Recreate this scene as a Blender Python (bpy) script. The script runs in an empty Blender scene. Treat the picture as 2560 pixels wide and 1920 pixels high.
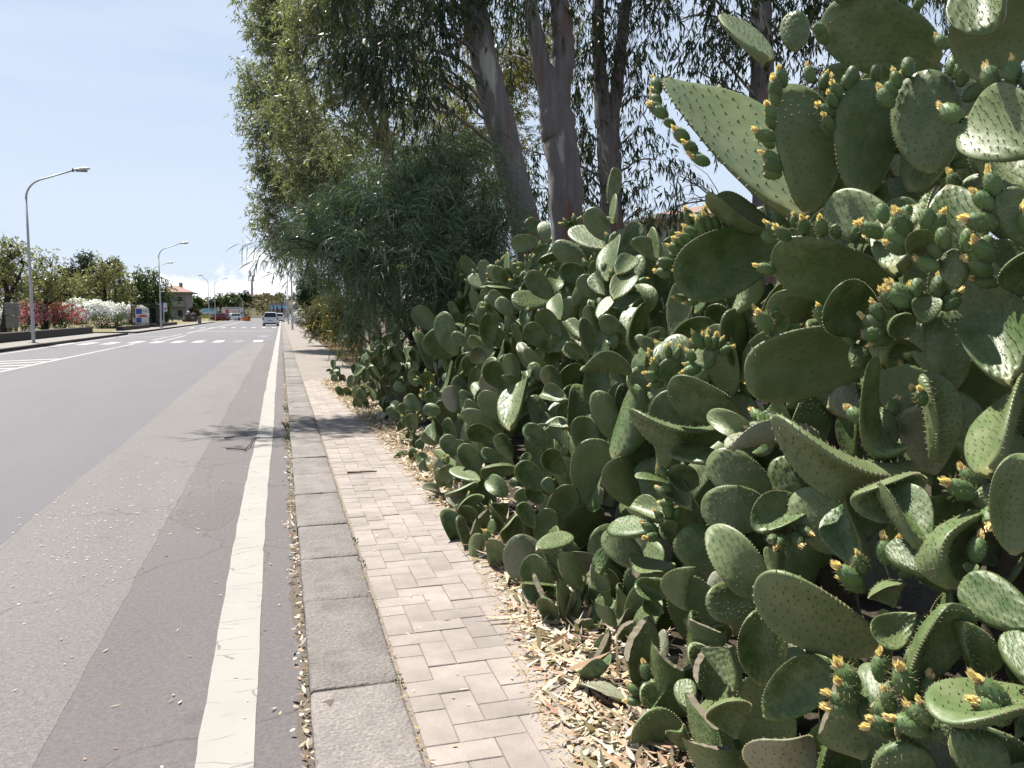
import bpy, bmesh, math, random
import numpy as np
from mathutils import Vector, Matrix, noise as mnoise

R = math.radians
S = bpy.context.scene
COL = S.collection
# ------------------------------------------------------------------ camera, world, sun, exposure
F_PX, CX, CY, CAM_H = 1998.0, 1280.0, 960.0, 1.5
YAW = math.atan((1280 - 704) / F_PX)
PIT = math.atan((960 - 783) / F_PX)
cam = bpy.data.cameras.new("camera")
cam.sensor_width = 36.0
cam.lens = 36.0 * F_PX / 2560.0
cam.clip_start = 0.05
cam.clip_end = 5000
camo = bpy.data.objects.new("camera", cam)
COL.objects.link(camo)
camo.location = (0, 0, CAM_H)
camo.rotation_euler = (math.pi / 2 - PIT, 0, -YAW)
S.camera = camo

SUN_AZ, SUN_EL = R(-28), R(61)     # azimuth clockwise from +Y (the road's direction)
SUNV = Vector((math.sin(SUN_AZ) * math.cos(SUN_EL), math.cos(SUN_AZ) * math.cos(SUN_EL), math.sin(SUN_EL)))
W = bpy.data.worlds.new("World")
S.world = W
W.use_nodes = True
nt = W.node_tree
nt.nodes.clear()
def wn(t, **k):
    n = nt.nodes.new(t)
    for a, b in k.items():
        setattr(n, a, b)
    return n
sky = wn('ShaderNodeTexSky', sky_type='NISHITA', sun_disc=False, sun_elevation=SUN_EL, sun_rotation=SUN_AZ)
sky.air_density = 1.0
sky.dust_density = 0.35
sky.ozone_density = 1.2
tc = wn('ShaderNodeTexCoord')
sep = wn('ShaderNodeSeparateXYZ')
nt.links.new(tc.outputs['Generated'], sep.inputs[0])
mp = wn('ShaderNodeMapping')
mp.inputs['Scale'].default_value = (1, 1, 1.5)
nt.links.new(tc.outputs['Generated'], mp.inputs[0])
nz = wn('ShaderNodeTexNoise')
nz.inputs['Scale'].default_value = 9.0
nz.inputs['Detail'].default_value = 8.0
nz.inputs['Roughness'].default_value = 0.55
nt.links.new(mp.outputs[0], nz.inputs['Vector'])
nb = wn('ShaderNodeTexNoise')                      # large heaps of cumulus along the horizon
nb.inputs['Scale'].default_value = 5.2
nb.inputs['Detail'].default_value = 1.0
nt.links.new(tc.outputs['Generated'], nb.inputs['Vector'])
# height limit of cloud tops : z < 0.02 + 0.1*(heap)
m1 = wn('ShaderNodeMath', operation='MULTIPLY_ADD')
nt.links.new(nb.outputs[0], m1.inputs[0]); m1.inputs[1].default_value = 0.30; m1.inputs[2].default_value = -0.108
m2 = wn('ShaderNodeMath', operation='MULTIPLY_ADD')
nt.links.new(nz.outputs[0], m2.inputs[0]); m2.inputs[1].default_value = 0.13; m2.inputs[2].default_value = -0.065
m3 = wn('ShaderNodeMath', operation='ADD')
nt.links.new(m1.outputs[0], m3.inputs[0]); nt.links.new(m2.outputs[0], m3.inputs[1])
m4 = wn('ShaderNodeMath', operation='SUBTRACT')
nt.links.new(m3.outputs[0], m4.inputs[0]); nt.links.new(sep.outputs[2], m4.inputs[1])
cr = wn('ShaderNodeMapRange')
cr.inputs['From Min'].default_value = -0.002; cr.inputs['From Max'].default_value = 0.014
nt.links.new(m4.outputs[0], cr.inputs['Value'])
# thin high veil
mp2 = wn('ShaderNodeMapping')
mp2.inputs['Scale'].default_value = (1.0, 1.6, 7.0)
mp2.inputs['Rotation'].default_value = (0, R(12), 0)
nt.links.new(tc.outputs['Generated'], mp2.inputs[0])
nv = wn('ShaderNodeTexNoise')
nv.inputs['Scale'].default_value = 2.0; nv.inputs['Detail'].default_value = 6.0
nt.links.new(mp2.outputs[0], nv.inputs['Vector'])
vr = wn('ShaderNodeMapRange')
vr.inputs['From Min'].default_value = 0.42; vr.inputs['From Max'].default_value = 0.8
vr.inputs['To Min'].default_value = 0.0; vr.inputs['To Max'].default_value = 0.38
nt.links.new(nv.outputs[0], vr.inputs['Value'])
mv = wn('ShaderNodeMix', data_type='RGBA')
hz = wn('ShaderNodeMapRange')                      # milky air, thicker towards the horizon
hz.inputs['From Min'].default_value = 0.0; hz.inputs['From Max'].default_value = 0.8
hz.inputs['To Min'].default_value = 0.92; hz.inputs['To Max'].default_value = 0.15
nt.links.new(sep.outputs[2], hz.inputs['Value'])
va = wn('ShaderNodeMath', operation='ADD', use_clamp=True)
nt.links.new(hz.outputs[0], va.inputs[0]); nt.links.new(vr.outputs[0], va.inputs[1])
nt.links.new(va.outputs[0], mv.inputs[0]); nt.links.new(sky.outputs[0], mv.inputs[6])
mv.inputs[7].default_value = (5.9, 6.75, 8.0, 1)
mc = wn('ShaderNodeMix', data_type='RGBA')
nt.links.new(cr.outputs[0], mc.inputs[0]); nt.links.new(mv.outputs[2], mc.inputs[6])
mc.inputs[7].default_value = (11.6, 11.7, 11.9, 1)
bg = wn('ShaderNodeBackground')
bg.inputs['Strength'].default_value = 0.05
nt.links.new(mc.outputs[2], bg.inputs['Color'])
wo = wn('ShaderNodeOutputWorld')
nt.links.new(bg.outputs[0], wo.inputs[0])

sl = bpy.data.lights.new("sun", 'SUN')
sl.energy = 5.0
sl.angle = R(0.53)
sl.color = (1.0, 0.95, 0.86)
so = bpy.data.objects.new("sun", sl)
COL.objects.link(so)
so.rotation_euler = (-SUNV).to_track_quat('-Z', 'Y').to_euler()
S.view_settings.view_transform = 'Standard'
S.view_settings.look = 'None'
S.view_settings.exposure = 1.32
S.view_settings.gamma = 1.0
S.cycles.max_bounces = 4
S.cycles.diffuse_bounces = 2
S.cycles.glossy_bounces = 2
S.cycles.transparent_max_bounces = 8

# ------------------------------------------------------------------ helpers
_fw = Vector((math.sin(YAW) * math.cos(PIT), math.cos(YAW) * math.cos(PIT), -math.sin(PIT)))
_rt = Vector((math.cos(YAW), -math.sin(YAW), 0))
_up = _rt.cross(_fw)
CAMP = Vector((0, 0, CAM_H))
def ray(x, y):
    return _fw + _rt * ((x - CX) / F_PX) + _up * ((CY - y) / F_PX)
def atY(x, y, Y):
    d = ray(x, y); return CAMP + d * (Y / d.y)
def onground(x, y, z=0.0):
    d = ray(x, y); return CAMP + d * ((z - CAM_H) / d.z)
def onplane(x, y, a, b):                    # the hedge's leaning face X = a + b z
    d = ray(x, y); return CAMP + d * ((a + b * CAM_H) / (d.x - b * d.z))

def tag(o, label=None, cat=None, group=None, kind=None):
    if label: o['label'] = label
    if cat: o['category'] = cat
    if group: o['group'] = group
    if kind: o['kind'] = kind
    return o
def empty(name, loc, rz=0.0):
    o = bpy.data.objects.new(name, None)
    COL.objects.link(o)
    o.location = loc
    o.rotation_euler = (0, 0, rz)
    o.empty_display_size = 0.1
    return o
def link(name, me, parent=None, loc=None):
    o = bpy.data.objects.new(name, me)
    COL.objects.link(o)
    if parent is not None: o.parent = parent
    if loc is not None: o.location = loc
    return o
def copy_tree(o, parent=None):
    c = o.copy(); COL.objects.link(c); c.parent = parent
    for ch in o.children:
        copy_tree(ch, c)
    return c
def np_mesh(name, V, F, mats, midx=None, rnd=None, smooth=False):
    """V (n,3), F (m,k) constant k"""
    V = np.asarray(V, np.float32); F = np.asarray(F, np.int32)
    me = bpy.data.meshes.new(name)
    me.vertices.add(len(V)); me.vertices.foreach_set('co', V.ravel())
    k = F.shape[1]
    me.loops.add(F.size); me.loops.foreach_set('vertex_index', F.ravel())
    me.polygons.add(len(F)); me.polygons.foreach_set('loop_start', np.arange(0, F.size, k, dtype=np.int32))
    for m in mats: me.materials.append(m)
    if midx is not None: me.polygons.foreach_set('material_index', np.asarray(midx, np.int32))
    if smooth: me.polygons.foreach_set('use_smooth', np.ones(len(F), bool))
    if rnd is not None:
        a = me.attributes.new('rnd', 'FLOAT', 'POINT'); a.data.foreach_set('value', np.asarray(rnd, np.float32))
    me.update(calc_edges=True)
    return me

class MB:
    """collects simple shapes into one mesh"""
    def __init__(s): s.v = []; s.f = []; s.m = []; s.sm = []
    def add(s, v, f, m=0, smooth=False):
        o = len(s.v); s.v += [tuple(p) for p in v]
        for q in f: s.f.append(tuple(i + o for i in q)); s.m.append(m); s.sm.append(smooth)
    def box(s, x0, x1, y0, y1, z0, z1, m=0):
        v = [(x, y, z) for z in (z0, z1) for y in (y0, y1) for x in (x0, x1)]
        s.add(v, [(0, 2, 3, 1), (4, 5, 7, 6), (0, 1, 5, 4), (2, 6, 7, 3), (0, 4, 6, 2), (1, 3, 7, 5)], m)
    def quad(s, a, b, c, d, m=0): s.add([a, b, c, d], [(0, 1, 2, 3)], m)
    def tube(s, pts, radii, n=8, m=0, cap=True, jit=0.0, rng=None):
        pts = [Vector(p) for p in pts]; k = len(pts)
        o = len(s.v); prev = None
        for i, p in enumerate(pts):
            t = (pts[min(i + 1, k - 1)] - pts[max(i - 1, 0)])
            t = t.normalized() if t.length > 1e-6 else Vector((0, 0, 1))
            if prev is None:
                a = t.cross(Vector((1, 0, 0)) if abs(t.x) < .8 else Vector((0, 1, 0))).normalized()
            else:
                a = (prev - t * prev.dot(t)).normalized()
            prev = a; b = t.cross(a)
            for j in range(n):
                an = 2 * math.pi * j / n
                r = radii[i] * (1 + (rng.uniform(-jit, jit) if jit else 0))
                s.v.append(tuple(p + (a * math.cos(an) + b * math.sin(an)) * r))
        for i in range(k - 1):
            for j in range(n):
                s.f.append((o + i * n + j, o + i * n + (j + 1) % n, o + (i + 1) * n + (j + 1) % n, o + (i + 1) * n + j)); s.m.append(m); s.sm.append(True)
        if cap:
            s.f.append(tuple(o + j for j in reversed(range(n)))); s.m.append(m); s.sm.append(False)
            s.f.append(tuple(o + (k - 1) * n + j for j in range(n))); s.m.append(m); s.sm.append(False)
    def prism(s, poly, y0, y1, m=0, axis='y'):
        """poly in (x,z) extruded along y"""
        n = len(poly)
        v = [(p[0], y0, p[1]) for p in poly] + [(p[0], y1, p[1]) for p in poly]
        if axis == 'x': v = [(y, x, z) for (x, y, z) in v]
        f = [tuple(range(n)), tuple(reversed(range(n, 2 * n)))] + [(i, i + n, (i + 1) % n + n, (i + 1) % n) for i in range(n)]
        s.add(v, f, m)
    def mesh(s, name, mats):
        me = bpy.data.meshes.new(name)
        me.from_pydata(s.v, [], s.f)
        for q in (mats if isinstance(mats, (list, tuple)) else [mats]): me.materials.append(q)
        me.polygons.foreach_set('material_index', s.m)
        me.polygons.foreach_set('use_smooth', s.sm)
        me.update()
        return me
    def build(s, name, mats, parent=None, loc=None, bevel=0):
        me = s.mesh(name, mats)
        bm = bmesh.new(); bm.from_mesh(me)
        bmesh.ops.recalc_face_normals(bm, faces=bm.faces)
        if bevel:
            bmesh.ops.bevel(bm, geom=[e for e in bm.edges], offset=bevel, segments=1, affect='EDGES', clamp_overlap=True)
        bm.to_mesh(me); bm.free()
        return link(name, me, parent, loc)

# ------------------------------------------------------------------ materials
def newmat(name):
    m = bpy.data.materials.new(name); m.use_nodes = True
    t = m.node_tree; t.nodes.clear()
    out = t.nodes.new('ShaderNodeOutputMaterial')
    return m, t, out
def N(t, ty, **k):
    n = t.nodes.new(ty)
    for a, b in k.items(): setattr(n, a, b)
    return n
def c4(c): return (c[0], c[1], c[2], 1)
KA = .42          # base colours below were picked by eye; this brings them to real-world reflectance
def sc(c, k=None): return tuple(x * (KA if k is None else k) for x in c)
def pm(name, col, col2=None, rough=.8, scale=6, detail=6, bump=0.0, bscale=80, metal=0, spec=.3, objrnd=0.0, stretch=(1, 1, 1), contrast=(.35, .65), fine=0.0, fscale=200, coat=0, world=0.0):
    m, t, out = newmat(name)
    b = N(t, 'ShaderNodeBsdfPrincipled')
    b.inputs['Roughness'].default_value = rough
    b.inputs['Metallic'].default_value = metal
    b.inputs['Specular IOR Level'].default_value = spec
    b.inputs['Coat Weight'].default_value = coat
    t.links.new(b.outputs[0], out.inputs[0])
    if col2 is None: col2 = tuple(c * .82 for c in col)
    col, col2 = sc(col), sc(col2)
    tc = N(t, 'ShaderNodeTexCoord'); mp = N(t, 'ShaderNodeMapping')
    mp.inputs['Scale'].default_value = stretch
    g = N(t, 'ShaderNodeNewGeometry')
    t.links.new(tc.outputs['Object'], mp.inputs[0])
    n1 = N(t, 'ShaderNodeTexNoise'); n1.inputs['Scale'].default_value = scale; n1.inputs['Detail'].default_value = detail
    n1.inputs['Roughness'].default_value = .62
    t.links.new(mp.outputs[0], n1.inputs['Vector'])
    mr = N(t, 'ShaderNodeMapRange'); mr.inputs['From Min'].default_value = contrast[0]; mr.inputs['From Max'].default_value = contrast[1]
    t.links.new(n1.outputs[0], mr.inputs['Value'])
    mx = N(t, 'ShaderNodeMix', data_type='RGBA'); mx.inputs[6].default_value = c4(col); mx.inputs[7].default_value = c4(col2)
    t.links.new(mr.outputs[0], mx.inputs[0])
    cur = mx.outputs[2]
    if fine:
        n2 = N(t, 'ShaderNodeTexNoise'); n2.inputs['Scale'].default_value = fscale; n2.inputs['Detail'].default_value = 3
        t.links.new(tc.outputs['Object'], n2.inputs['Vector'])
        r2 = N(t, 'ShaderNodeMapRange'); r2.inputs['From Min'].default_value = .3; r2.inputs['From Max'].default_value = .7
        r2.inputs['To Min'].default_value = 1 - fine; r2.inputs['To Max'].default_value = 1 + fine
        t.links.new(n2.outputs[0], r2.inputs['Value'])
        mm = N(t, 'ShaderNodeMix', data_type='RGBA', blend_type='MULTIPLY'); mm.inputs[0].default_value = 1
        t.links.new(cur, mm.inputs[6]); t.links.new(r2.outputs[0], mm.inputs[7]); cur = mm.outputs[2]
    if world:                 # stains that run across neighbouring pieces
        n5 = N(t, 'ShaderNodeTexNoise'); n5.inputs['Scale'].default_value = 2.3; n5.inputs['Detail'].default_value = 9; n5.inputs['Roughness'].default_value = .7
        t.links.new(g.outputs['Position'], n5.inputs['Vector'])
        r5 = N(t, 'ShaderNodeMapRange'); r5.inputs['From Min'].default_value = .36; r5.inputs['From Max'].default_value = .62
        r5.inputs['To Min'].default_value = 1 - world; r5.inputs['To Max'].default_value = 1 + world * .35
        t.links.new(n5.outputs[0], r5.inputs['Value'])
        mm = N(t, 'ShaderNodeMix', data_type='RGBA', blend_type='MULTIPLY'); mm.inputs[0].default_value = 1
        t.links.new(cur, mm.inputs[6]); t.links.new(r5.outputs[0], mm.inputs[7]); cur = mm.outputs[2]
    if objrnd:
        oi = N(t, 'ShaderNodeObjectInfo')
        r3 = N(t, 'ShaderNodeMapRange'); r3.inputs['To Min'].default_value = 1 - objrnd; r3.inputs['To Max'].default_value = 1 + objrnd
        t.links.new(oi.outputs['Random'], r3.inputs['Value'])
        mm = N(t, 'ShaderNodeMix', data_type='RGBA', blend_type='MULTIPLY'); mm.inputs[0].default_value = 1
        t.links.new(cur, mm.inputs[6]); t.links.new(r3.outputs[0], mm.inputs[7]); cur = mm.outputs[2]
    t.links.new(cur, b.inputs['Base Color'])
    if bump:
        n3 = N(t, 'ShaderNodeTexNoise'); n3.inputs['Scale'].default_value = bscale; n3.inputs['Detail'].default_value = 5
        t.links.new(mp.outputs[0], n3.inputs['Vector'])
        bp = N(t, 'ShaderNodeBump'); bp.inputs['Strength'].default_value = bump; bp.inputs['Distance'].default_value = .02
        t.links.new(n3.outputs[0], bp.inputs['Height']); t.links.new(bp.outputs[0], b.inputs['Normal'])
    return m
def leafmat(name, stops, trans=.3, rough=.45, spec=.3, tcol=1.25, lk=.72):
    """stops: [(pos, colour)] driven by the per-leaf attribute rnd"""
    m, t, out = newmat(name)
    at = N(t, 'ShaderNodeAttribute'); at.attribute_name = 'rnd'
    rp = N(t, 'ShaderNodeValToRGB')
    el = rp.color_ramp.elements
    while len(el) < len(stops): el.new(.5)
    for e, (p, c) in zip(el, stops): e.position = p; e.color = c4(sc(c, lk))
    t.links.new(at.outputs['Fac'], rp.inputs[0])
    b = N(t, 'ShaderNodeBsdfPrincipled'); b.inputs['Roughness'].default_value = rough; b.inputs['Specular IOR Level'].default_value = spec
    t.links.new(rp.outputs[0], b.inputs['Base Color'])
    if trans:
        mm = N(t, 'ShaderNodeMix', data_type='RGBA', blend_type='MULTIPLY'); mm.inputs[0].default_value = 1
        t.links.new(rp.outputs[0], mm.inputs[6]); mm.inputs[7].default_value = (tcol * 1.1, tcol * 1.15, tcol * .6, 1)
        tr = N(t, 'ShaderNodeBsdfTranslucent'); t.links.new(mm.outputs[2], tr.inputs[0])
        ms = N(t, 'ShaderNodeMixShader'); ms.inputs[0].default_value = trans
        t.links.new(b.outputs[0], ms.inputs[1]); t.links.new(tr.outputs[0], ms.inputs[2]); t.links.new(ms.outputs[0], out.inputs[0])
    else:
        t.links.new(b.outputs[0], out.inputs[0])
    return m
def asphalt(name, c1, c2, rough=.8, crack=.8, pale=.25):
    c1, c2 = sc(c1), sc(c2)
    m, t, out = newmat(name)
    b = N(t, 'ShaderNodeBsdfPrincipled'); b.inputs['Roughness'].default_value = rough; b.inputs['Specular IOR Level'].default_value = .35
    t.links.new(b.outputs[0], out.inputs[0])
    tc = N(t, 'ShaderNodeTexCoord')
    def noise(s, d, sc=(1, 1, 1)):
        mp = N(t, 'ShaderNodeMapping'); mp.inputs['Scale'].default_value = sc
        t.links.new(tc.outputs['Object'], mp.inputs[0])
        n = N(t, 'ShaderNodeTexNoise'); n.inputs['Scale'].default_value = s; n.inputs['Detail'].default_value = d
        t.links.new(mp.outputs[0], n.inputs['Vector']); return n
    big = noise(1.6, 6, (1, .22, 1))
    mr = N(t, 'ShaderNodeMapRange'); mr.inputs['From Min'].default_value = .3; mr.inputs['From Max'].default_value = .7
    t.links.new(big.outputs[0], mr.inputs['Value'])
    mx = N(t, 'ShaderNodeMix', data_type='RGBA'); mx.inputs[6].default_value = c4(c1); mx.inputs[7].default_value = c4(c2)
    t.links.new(mr.outputs[0], mx.inputs[0])
    # aggregate grain
    vo = N(t, 'ShaderNodeTexVoronoi'); vo.inputs['Scale'].default_value = 170
    t.links.new(tc.outputs['Object'], vo.inputs['Vector'])
    sp = N(t, 'ShaderNodeSeparateColor'); t.links.new(vo.outputs['Color'], sp.inputs[0])
    r1 = N(t, 'ShaderNodeMapRange'); r1.inputs['To Min'].default_value = 1 - pale; r1.inputs['To Max'].default_value = 1 + pale
    t.links.new(sp.outputs[0], r1.inputs['Value'])
    fi = noise(45, 4)
    r2 = N(t, 'ShaderNodeMapRange'); r2.inputs['From Min'].default_value = .3; r2.inputs['From Max'].default_value = .7
    r2.inputs['To Min'].default_value = .86; r2.inputs['To Max'].default_value = 1.14
    t.links.new(fi.outputs[0], r2.inputs['Value'])
    ml = N(t, 'ShaderNodeMath', operation='MULTIPLY'); t.links.new(r1.outputs[0], ml.inputs[0]); t.links.new(r2.outputs[0], ml.inputs[1])
    mm = N(t, 'ShaderNodeMix', data_type='RGBA', blend_type='MULTIPLY'); mm.inputs[0].default_value = 1
    t.links.new(mx.outputs[2], mm.inputs[6]); t.links.new(ml.outputs[0], mm.inputs[7])
    # oil spots and hairline cracks
    wv = N(t, 'ShaderNodeTexNoise'); wv.inputs['Scale'].default_value = 3.5; wv.inputs['Detail'].default_value = 4
    t.links.new(tc.outputs['Object'], wv.inputs['Vector'])
    ad = N(t, 'ShaderNodeMix', data_type='RGBA', blend_type='ADD'); ad.inputs[0].default_value = .35
    t.links.new(tc.outputs['Object'], ad.inputs[6]); t.links.new(wv.outputs[1], ad.inputs[7])
    v2 = N(t, 'ShaderNodeTexVoronoi', feature='DISTANCE_TO_EDGE'); v2.inputs['Scale'].default_value = .55
    t.links.new(ad.outputs[2], v2.inputs['Vector'])
    rc = N(t, 'ShaderNodeMapRange'); rc.inputs['From Min'].default_value = .0015; rc.inputs['From Max'].default_value = .006; rc.inputs['To Min'].default_value = .62
    t.links.new(v2.outputs['Distance'], rc.inputs['Value'])
    v3 = N(t, 'ShaderNodeTexVoronoi'); v3.inputs['Scale'].default_value = 1.7
    t.links.new(ad.outputs[2], v3.inputs['Vector'])
    rs_ = N(t, 'ShaderNodeMapRange'); rs_.inputs['From Min'].default_value = .05; rs_.inputs['From Max'].default_value = .10; rs_.inputs['To Min'].default_value = .74
    t.links.new(v3.outputs['Distance'], rs_.inputs['Value'])
    m7 = N(t, 'ShaderNodeMath', operation='MULTIPLY'); t.links.new(rc.outputs[0], m7.inputs[0]); t.links.new(rs_.outputs[0], m7.inputs[1])
    m8 = N(t, 'ShaderNodeMix', data_type='RGBA', blend_type='MULTIPLY'); m8.inputs[0].default_value = crack
    t.links.new(mm.outputs[2], m8.inputs[6]); t.links.new(m7.outputs[0], m8.inputs[7])
    t.links.new(m8.outputs[2], b.inputs['Base Color'])
    bp = N(t, 'ShaderNodeBump'); bp.inputs['Strength'].default_value = .35; bp.inputs['Distance'].default_value = .006
    t.links.new(vo.outputs['Distance'], bp.inputs['Height']); t.links.new(bp.outputs[0], b.inputs['Normal'])
    return m
def paintmat(name, col, under, wear=.5, cracks=True):
    """road paint worn and cracked: bare asphalt shows through"""
    col, under = sc(col), sc(under)
    m, t, out = newmat(name)
    b = N(t, 'ShaderNodeBsdfPrincipled'); b.inputs['Roughness'].default_value = .75; b.inputs['Specular IOR Level'].default_value = .3
    t.links.new(b.outputs[0], out.inputs[0])
    tc = N(t, 'ShaderNodeTexCoord')
    mp = N(t, 'ShaderNodeMapping'); mp.inputs['Scale'].default_value = (1, 1.8, 1)
    t.links.new(tc.outputs['Object'], mp.inputs[0])
    n = N(t, 'ShaderNodeTexNoise'); n.inputs['Scale'].default_value = 34; n.inputs['Detail'].default_value = 8; n.inputs['Roughness'].default_value = .75
    t.links.new(mp.outputs[0], n.inputs['Vector'])
    r = N(t, 'ShaderNodeMapRange'); r.inputs['From Min'].default_value = .56 + .16 * (1 - wear); r.inputs['From Max'].default_value = .63 + .16 * (1 - wear)
    t.links.new(n.outputs[0], r.inputs['Value'])
    fac = r.outputs[0]
    if cracks:
        nw = N(t, 'ShaderNodeTexNoise'); nw.inputs['Scale'].default_value = 7; nw.inputs['Detail'].default_value = 4
        t.links.new(tc.outputs['Object'], nw.inputs['Vector'])
        ad = N(t, 'ShaderNodeMix', data_type='RGBA', blend_type='ADD'); ad.inputs[0].default_value = .22
        mp3 = N(t, 'ShaderNodeMapping'); mp3.inputs['Scale'].default_value = (1.6, 6, 1)
        t.links.new(tc.outputs['Object'], mp3.inputs[0])
        t.links.new(mp3.outputs[0], ad.inputs[6]); t.links.new(nw.outputs[1], ad.inputs[7])
        vo = N(t, 'ShaderNodeTexVoronoi', feature='DISTANCE_TO_EDGE'); vo.inputs['Scale'].default_value = 1.5
        t.links.new(ad.outputs[2], vo.inputs['Vector'])
        r5 = N(t, 'ShaderNodeMapRange'); r5.inputs['From Min'].default_value = .004; r5.inputs['From Max'].default_value = .02
        r5.inputs['To Min'].default_value = .75; r5.inputs['To Max'].default_value = 0
        t.links.new(vo.outputs['Distance'], r5.inputs['Value'])
        n6 = N(t, 'ShaderNodeTexNoise'); n6.inputs['Scale'].default_value = 5
        t.links.new(tc.outputs['Object'], n6.inputs['Vector'])
        r6 = N(t, 'ShaderNodeMapRange'); r6.inputs['From Min'].default_value = .45; r6.inputs['From Max'].default_value = .55
        t.links.new(n6.outputs[0], r6.inputs['Value'])
        ml = N(t, 'ShaderNodeMath', operation='MULTIPLY'); t.links.new(r5.outputs[0], ml.inputs[0]); t.links.new(r6.outputs[0], ml.inputs[1])
        mxm = N(t, 'ShaderNodeMath', operation='MAXIMUM'); t.links.new(fac, mxm.inputs[0]); t.links.new(ml.outputs[0], mxm.inputs[1])
        fac = mxm.outputs[0]
    dn = N(t, 'ShaderNodeTexNoise'); dn.inputs['Scale'].default_value = 3; dn.inputs['Detail'].default_value = 5
    t.links.new(tc.outputs['Object'], dn.inputs['Vector'])
    mx0 = N(t, 'ShaderNodeMix', data_type='RGBA'); mx0.inputs[6].default_value = c4(col); mx0.inputs[7].default_value = c4([c * .8 for c in col])
    t.links.new(dn.outputs[0], mx0.inputs[0])
    mx = N(t, 'ShaderNodeMix', data_type='RGBA'); t.links.new(mx0.outputs[2], mx.inputs[6]); mx.inputs[7].default_value = c4(under)
    t.links.new(fac, mx.inputs[0]); t.links.new(mx.outputs[2], b.inputs['Base Color'])
    return m

M = {}
M['asphalt_old'] = asphalt('asphalt_old', (.186, .167, .172), (.216, .195, .199), pale=.16)
M['asphalt_new'] = asphalt('asphalt_new', (.156, .152, .174), (.177, .172, .197), pale=.10, rough=.7, crack=.25)
M['asphalt_pale'] = asphalt('asphalt_pale', (.238, .222, .222), (.272, .255, .254), pale=.26)
M['paint'] = paintmat('road_paint', (.60, .575, .54), (.2, .18, .178), wear=.6)
M['paint_far'] = paintmat('road_paint_far', (.74, .72, .70), (.2, .19, .2), wear=.35, cracks=False)
M['paint_faded'] = paintmat('road_paint_faded', (.36, .35, .35), (.2, .19, .2), wear=.7, cracks=False)
M['lava'] = pm('lava_stone', (.41, .372, .352), (.315, .284, .268), rough=.9, scale=7, bump=.6, bscale=55, fine=.25, fscale=90, objrnd=.12, world=.22)
M['paver'] = pm('concrete_paver', (.610, .535, .492), (.525, .460, .422), rough=.9, scale=5, bump=.25, bscale=160, fine=.12, fscale=260, objrnd=.10, world=.20)
M['paving_far'] = pm('far_paving', (.45, .395, .35), (.37, .325, .29), rough=.9, scale=2.2, bump=.1)
M['mortar'] = pm('paving_sand', (.42, .36, .31), (.33, .28, .24), rough=1, scale=30)
M['soil'] = pm('dusty_soil', (.29, .225, .155), (.20, .155, .105), rough=1, scale=5, bump=.7, bscale=40, fine=.3, fscale=90)
M['dirt'] = pm('gutter_dirt', (.26, .215, .175), (.21, .175, .145), rough=1, scale=9, bump=.6, bscale=90, fine=.3, fscale=150)
M['dryground'] = pm('dry_grass_ground', (.40, .33, .17), (.27, .24, .11), rough=1, scale=.6, detail=9, bump=.6, bscale=15)
M['walk_left'] = pm('pale_concrete', (.45, .42, .38), (.37, .345, .315), rough=.9, scale=3, bump=.2)
M['darkstone'] = pm('dark_stone', (.085, .072, .066), (.055, .047, .044), rough=.9, scale=5, bump=.6, bscale=30)
M['bark_euc'] = None

# ------------------------------------------------------------------ ground, road, pavements
def sheet(name, x0, x1, y0, y1, z, mat, nx=1, ny=1, kind='structure'):
    xs = np.linspace(x0, x1, nx + 1); ys = np.linspace(y0, y1, ny + 1)
    V = np.array([(x, y, z) for y in ys for x in xs])
    Fq = np.array([(j * (nx + 1) + i, j * (nx + 1) + i + 1, (j + 1) * (nx + 1) + i + 1, (j + 1) * (nx + 1) + i) for j in range(ny) for i in range(nx)])
    o = link(name, np_mesh(name, V, Fq, [mat]))
    if kind: o['kind'] = kind
    return o
def ribbon(name, left, right, z, mat, kind='structure', parent=None):
    """left/right: lists of (x,y) with equal length"""
    n = len(left)
    V = [(x, y, z) for x, y in left] + [(x, y, z) for x, y in right]
    Fq = [(i, n + i, n + i + 1, i + 1) for i in range(n - 1)]
    o = link(name, np_mesh(name, np.array(V), np.array(Fq), [mat]), parent)
    if kind: o['kind'] = kind
    return o
sheet('ground', -900, 900, -60, 1500, -0.05, M['dryground'])
sheet('road', -10.3, 0.10, -8, 262, 0.0, M['asphalt_old'], 1, 20)
rng = random.Random(5)
def wav(y, amp, seed, sc=1.0):
    return amp * (mnoise.noise((y * sc, seed, 0)) + .5 * mnoise.noise((y * sc * 3.1, seed + 9, 0)) + .35 * mnoise.noise((y * sc * 11, seed + 19, 0)))
ys = [-6 + i * .12 for i in range(440)]
xr = lambda y: -1.80 + .03 * wav(y, 1, 3, .35) + .012 * wav(y, 1, 13, 4) + (max(0, y - 30) / 12.0) * .25
xl = lambda y: -0.83 + .022 * wav(y, 1, 7, .4) + .010 * wav(y, 1, 17, 4) + (max(0, y - 30) / 12.0) * .06
ys = [y for y in ys if y < 42.6]
ribbon('asphalt_patch', [(xr(y), y) for y in ys], [(xl(y), y) for y in ys], .0012, M['asphalt_pale'])
new_ys = ys + [42.6 + i for i in range(0, 220, 4)]
def xnew(y): return (xr(y) + .004) if y < 42.6 else min(-.40, -1.5 + (y - 42.6) * 1.3)
ribbon('resurfaced_lane', [(-10.05, y) for y in new_ys], [(xnew(y), y) for y in new_ys], .0019, M['asphalt_new'])
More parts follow.
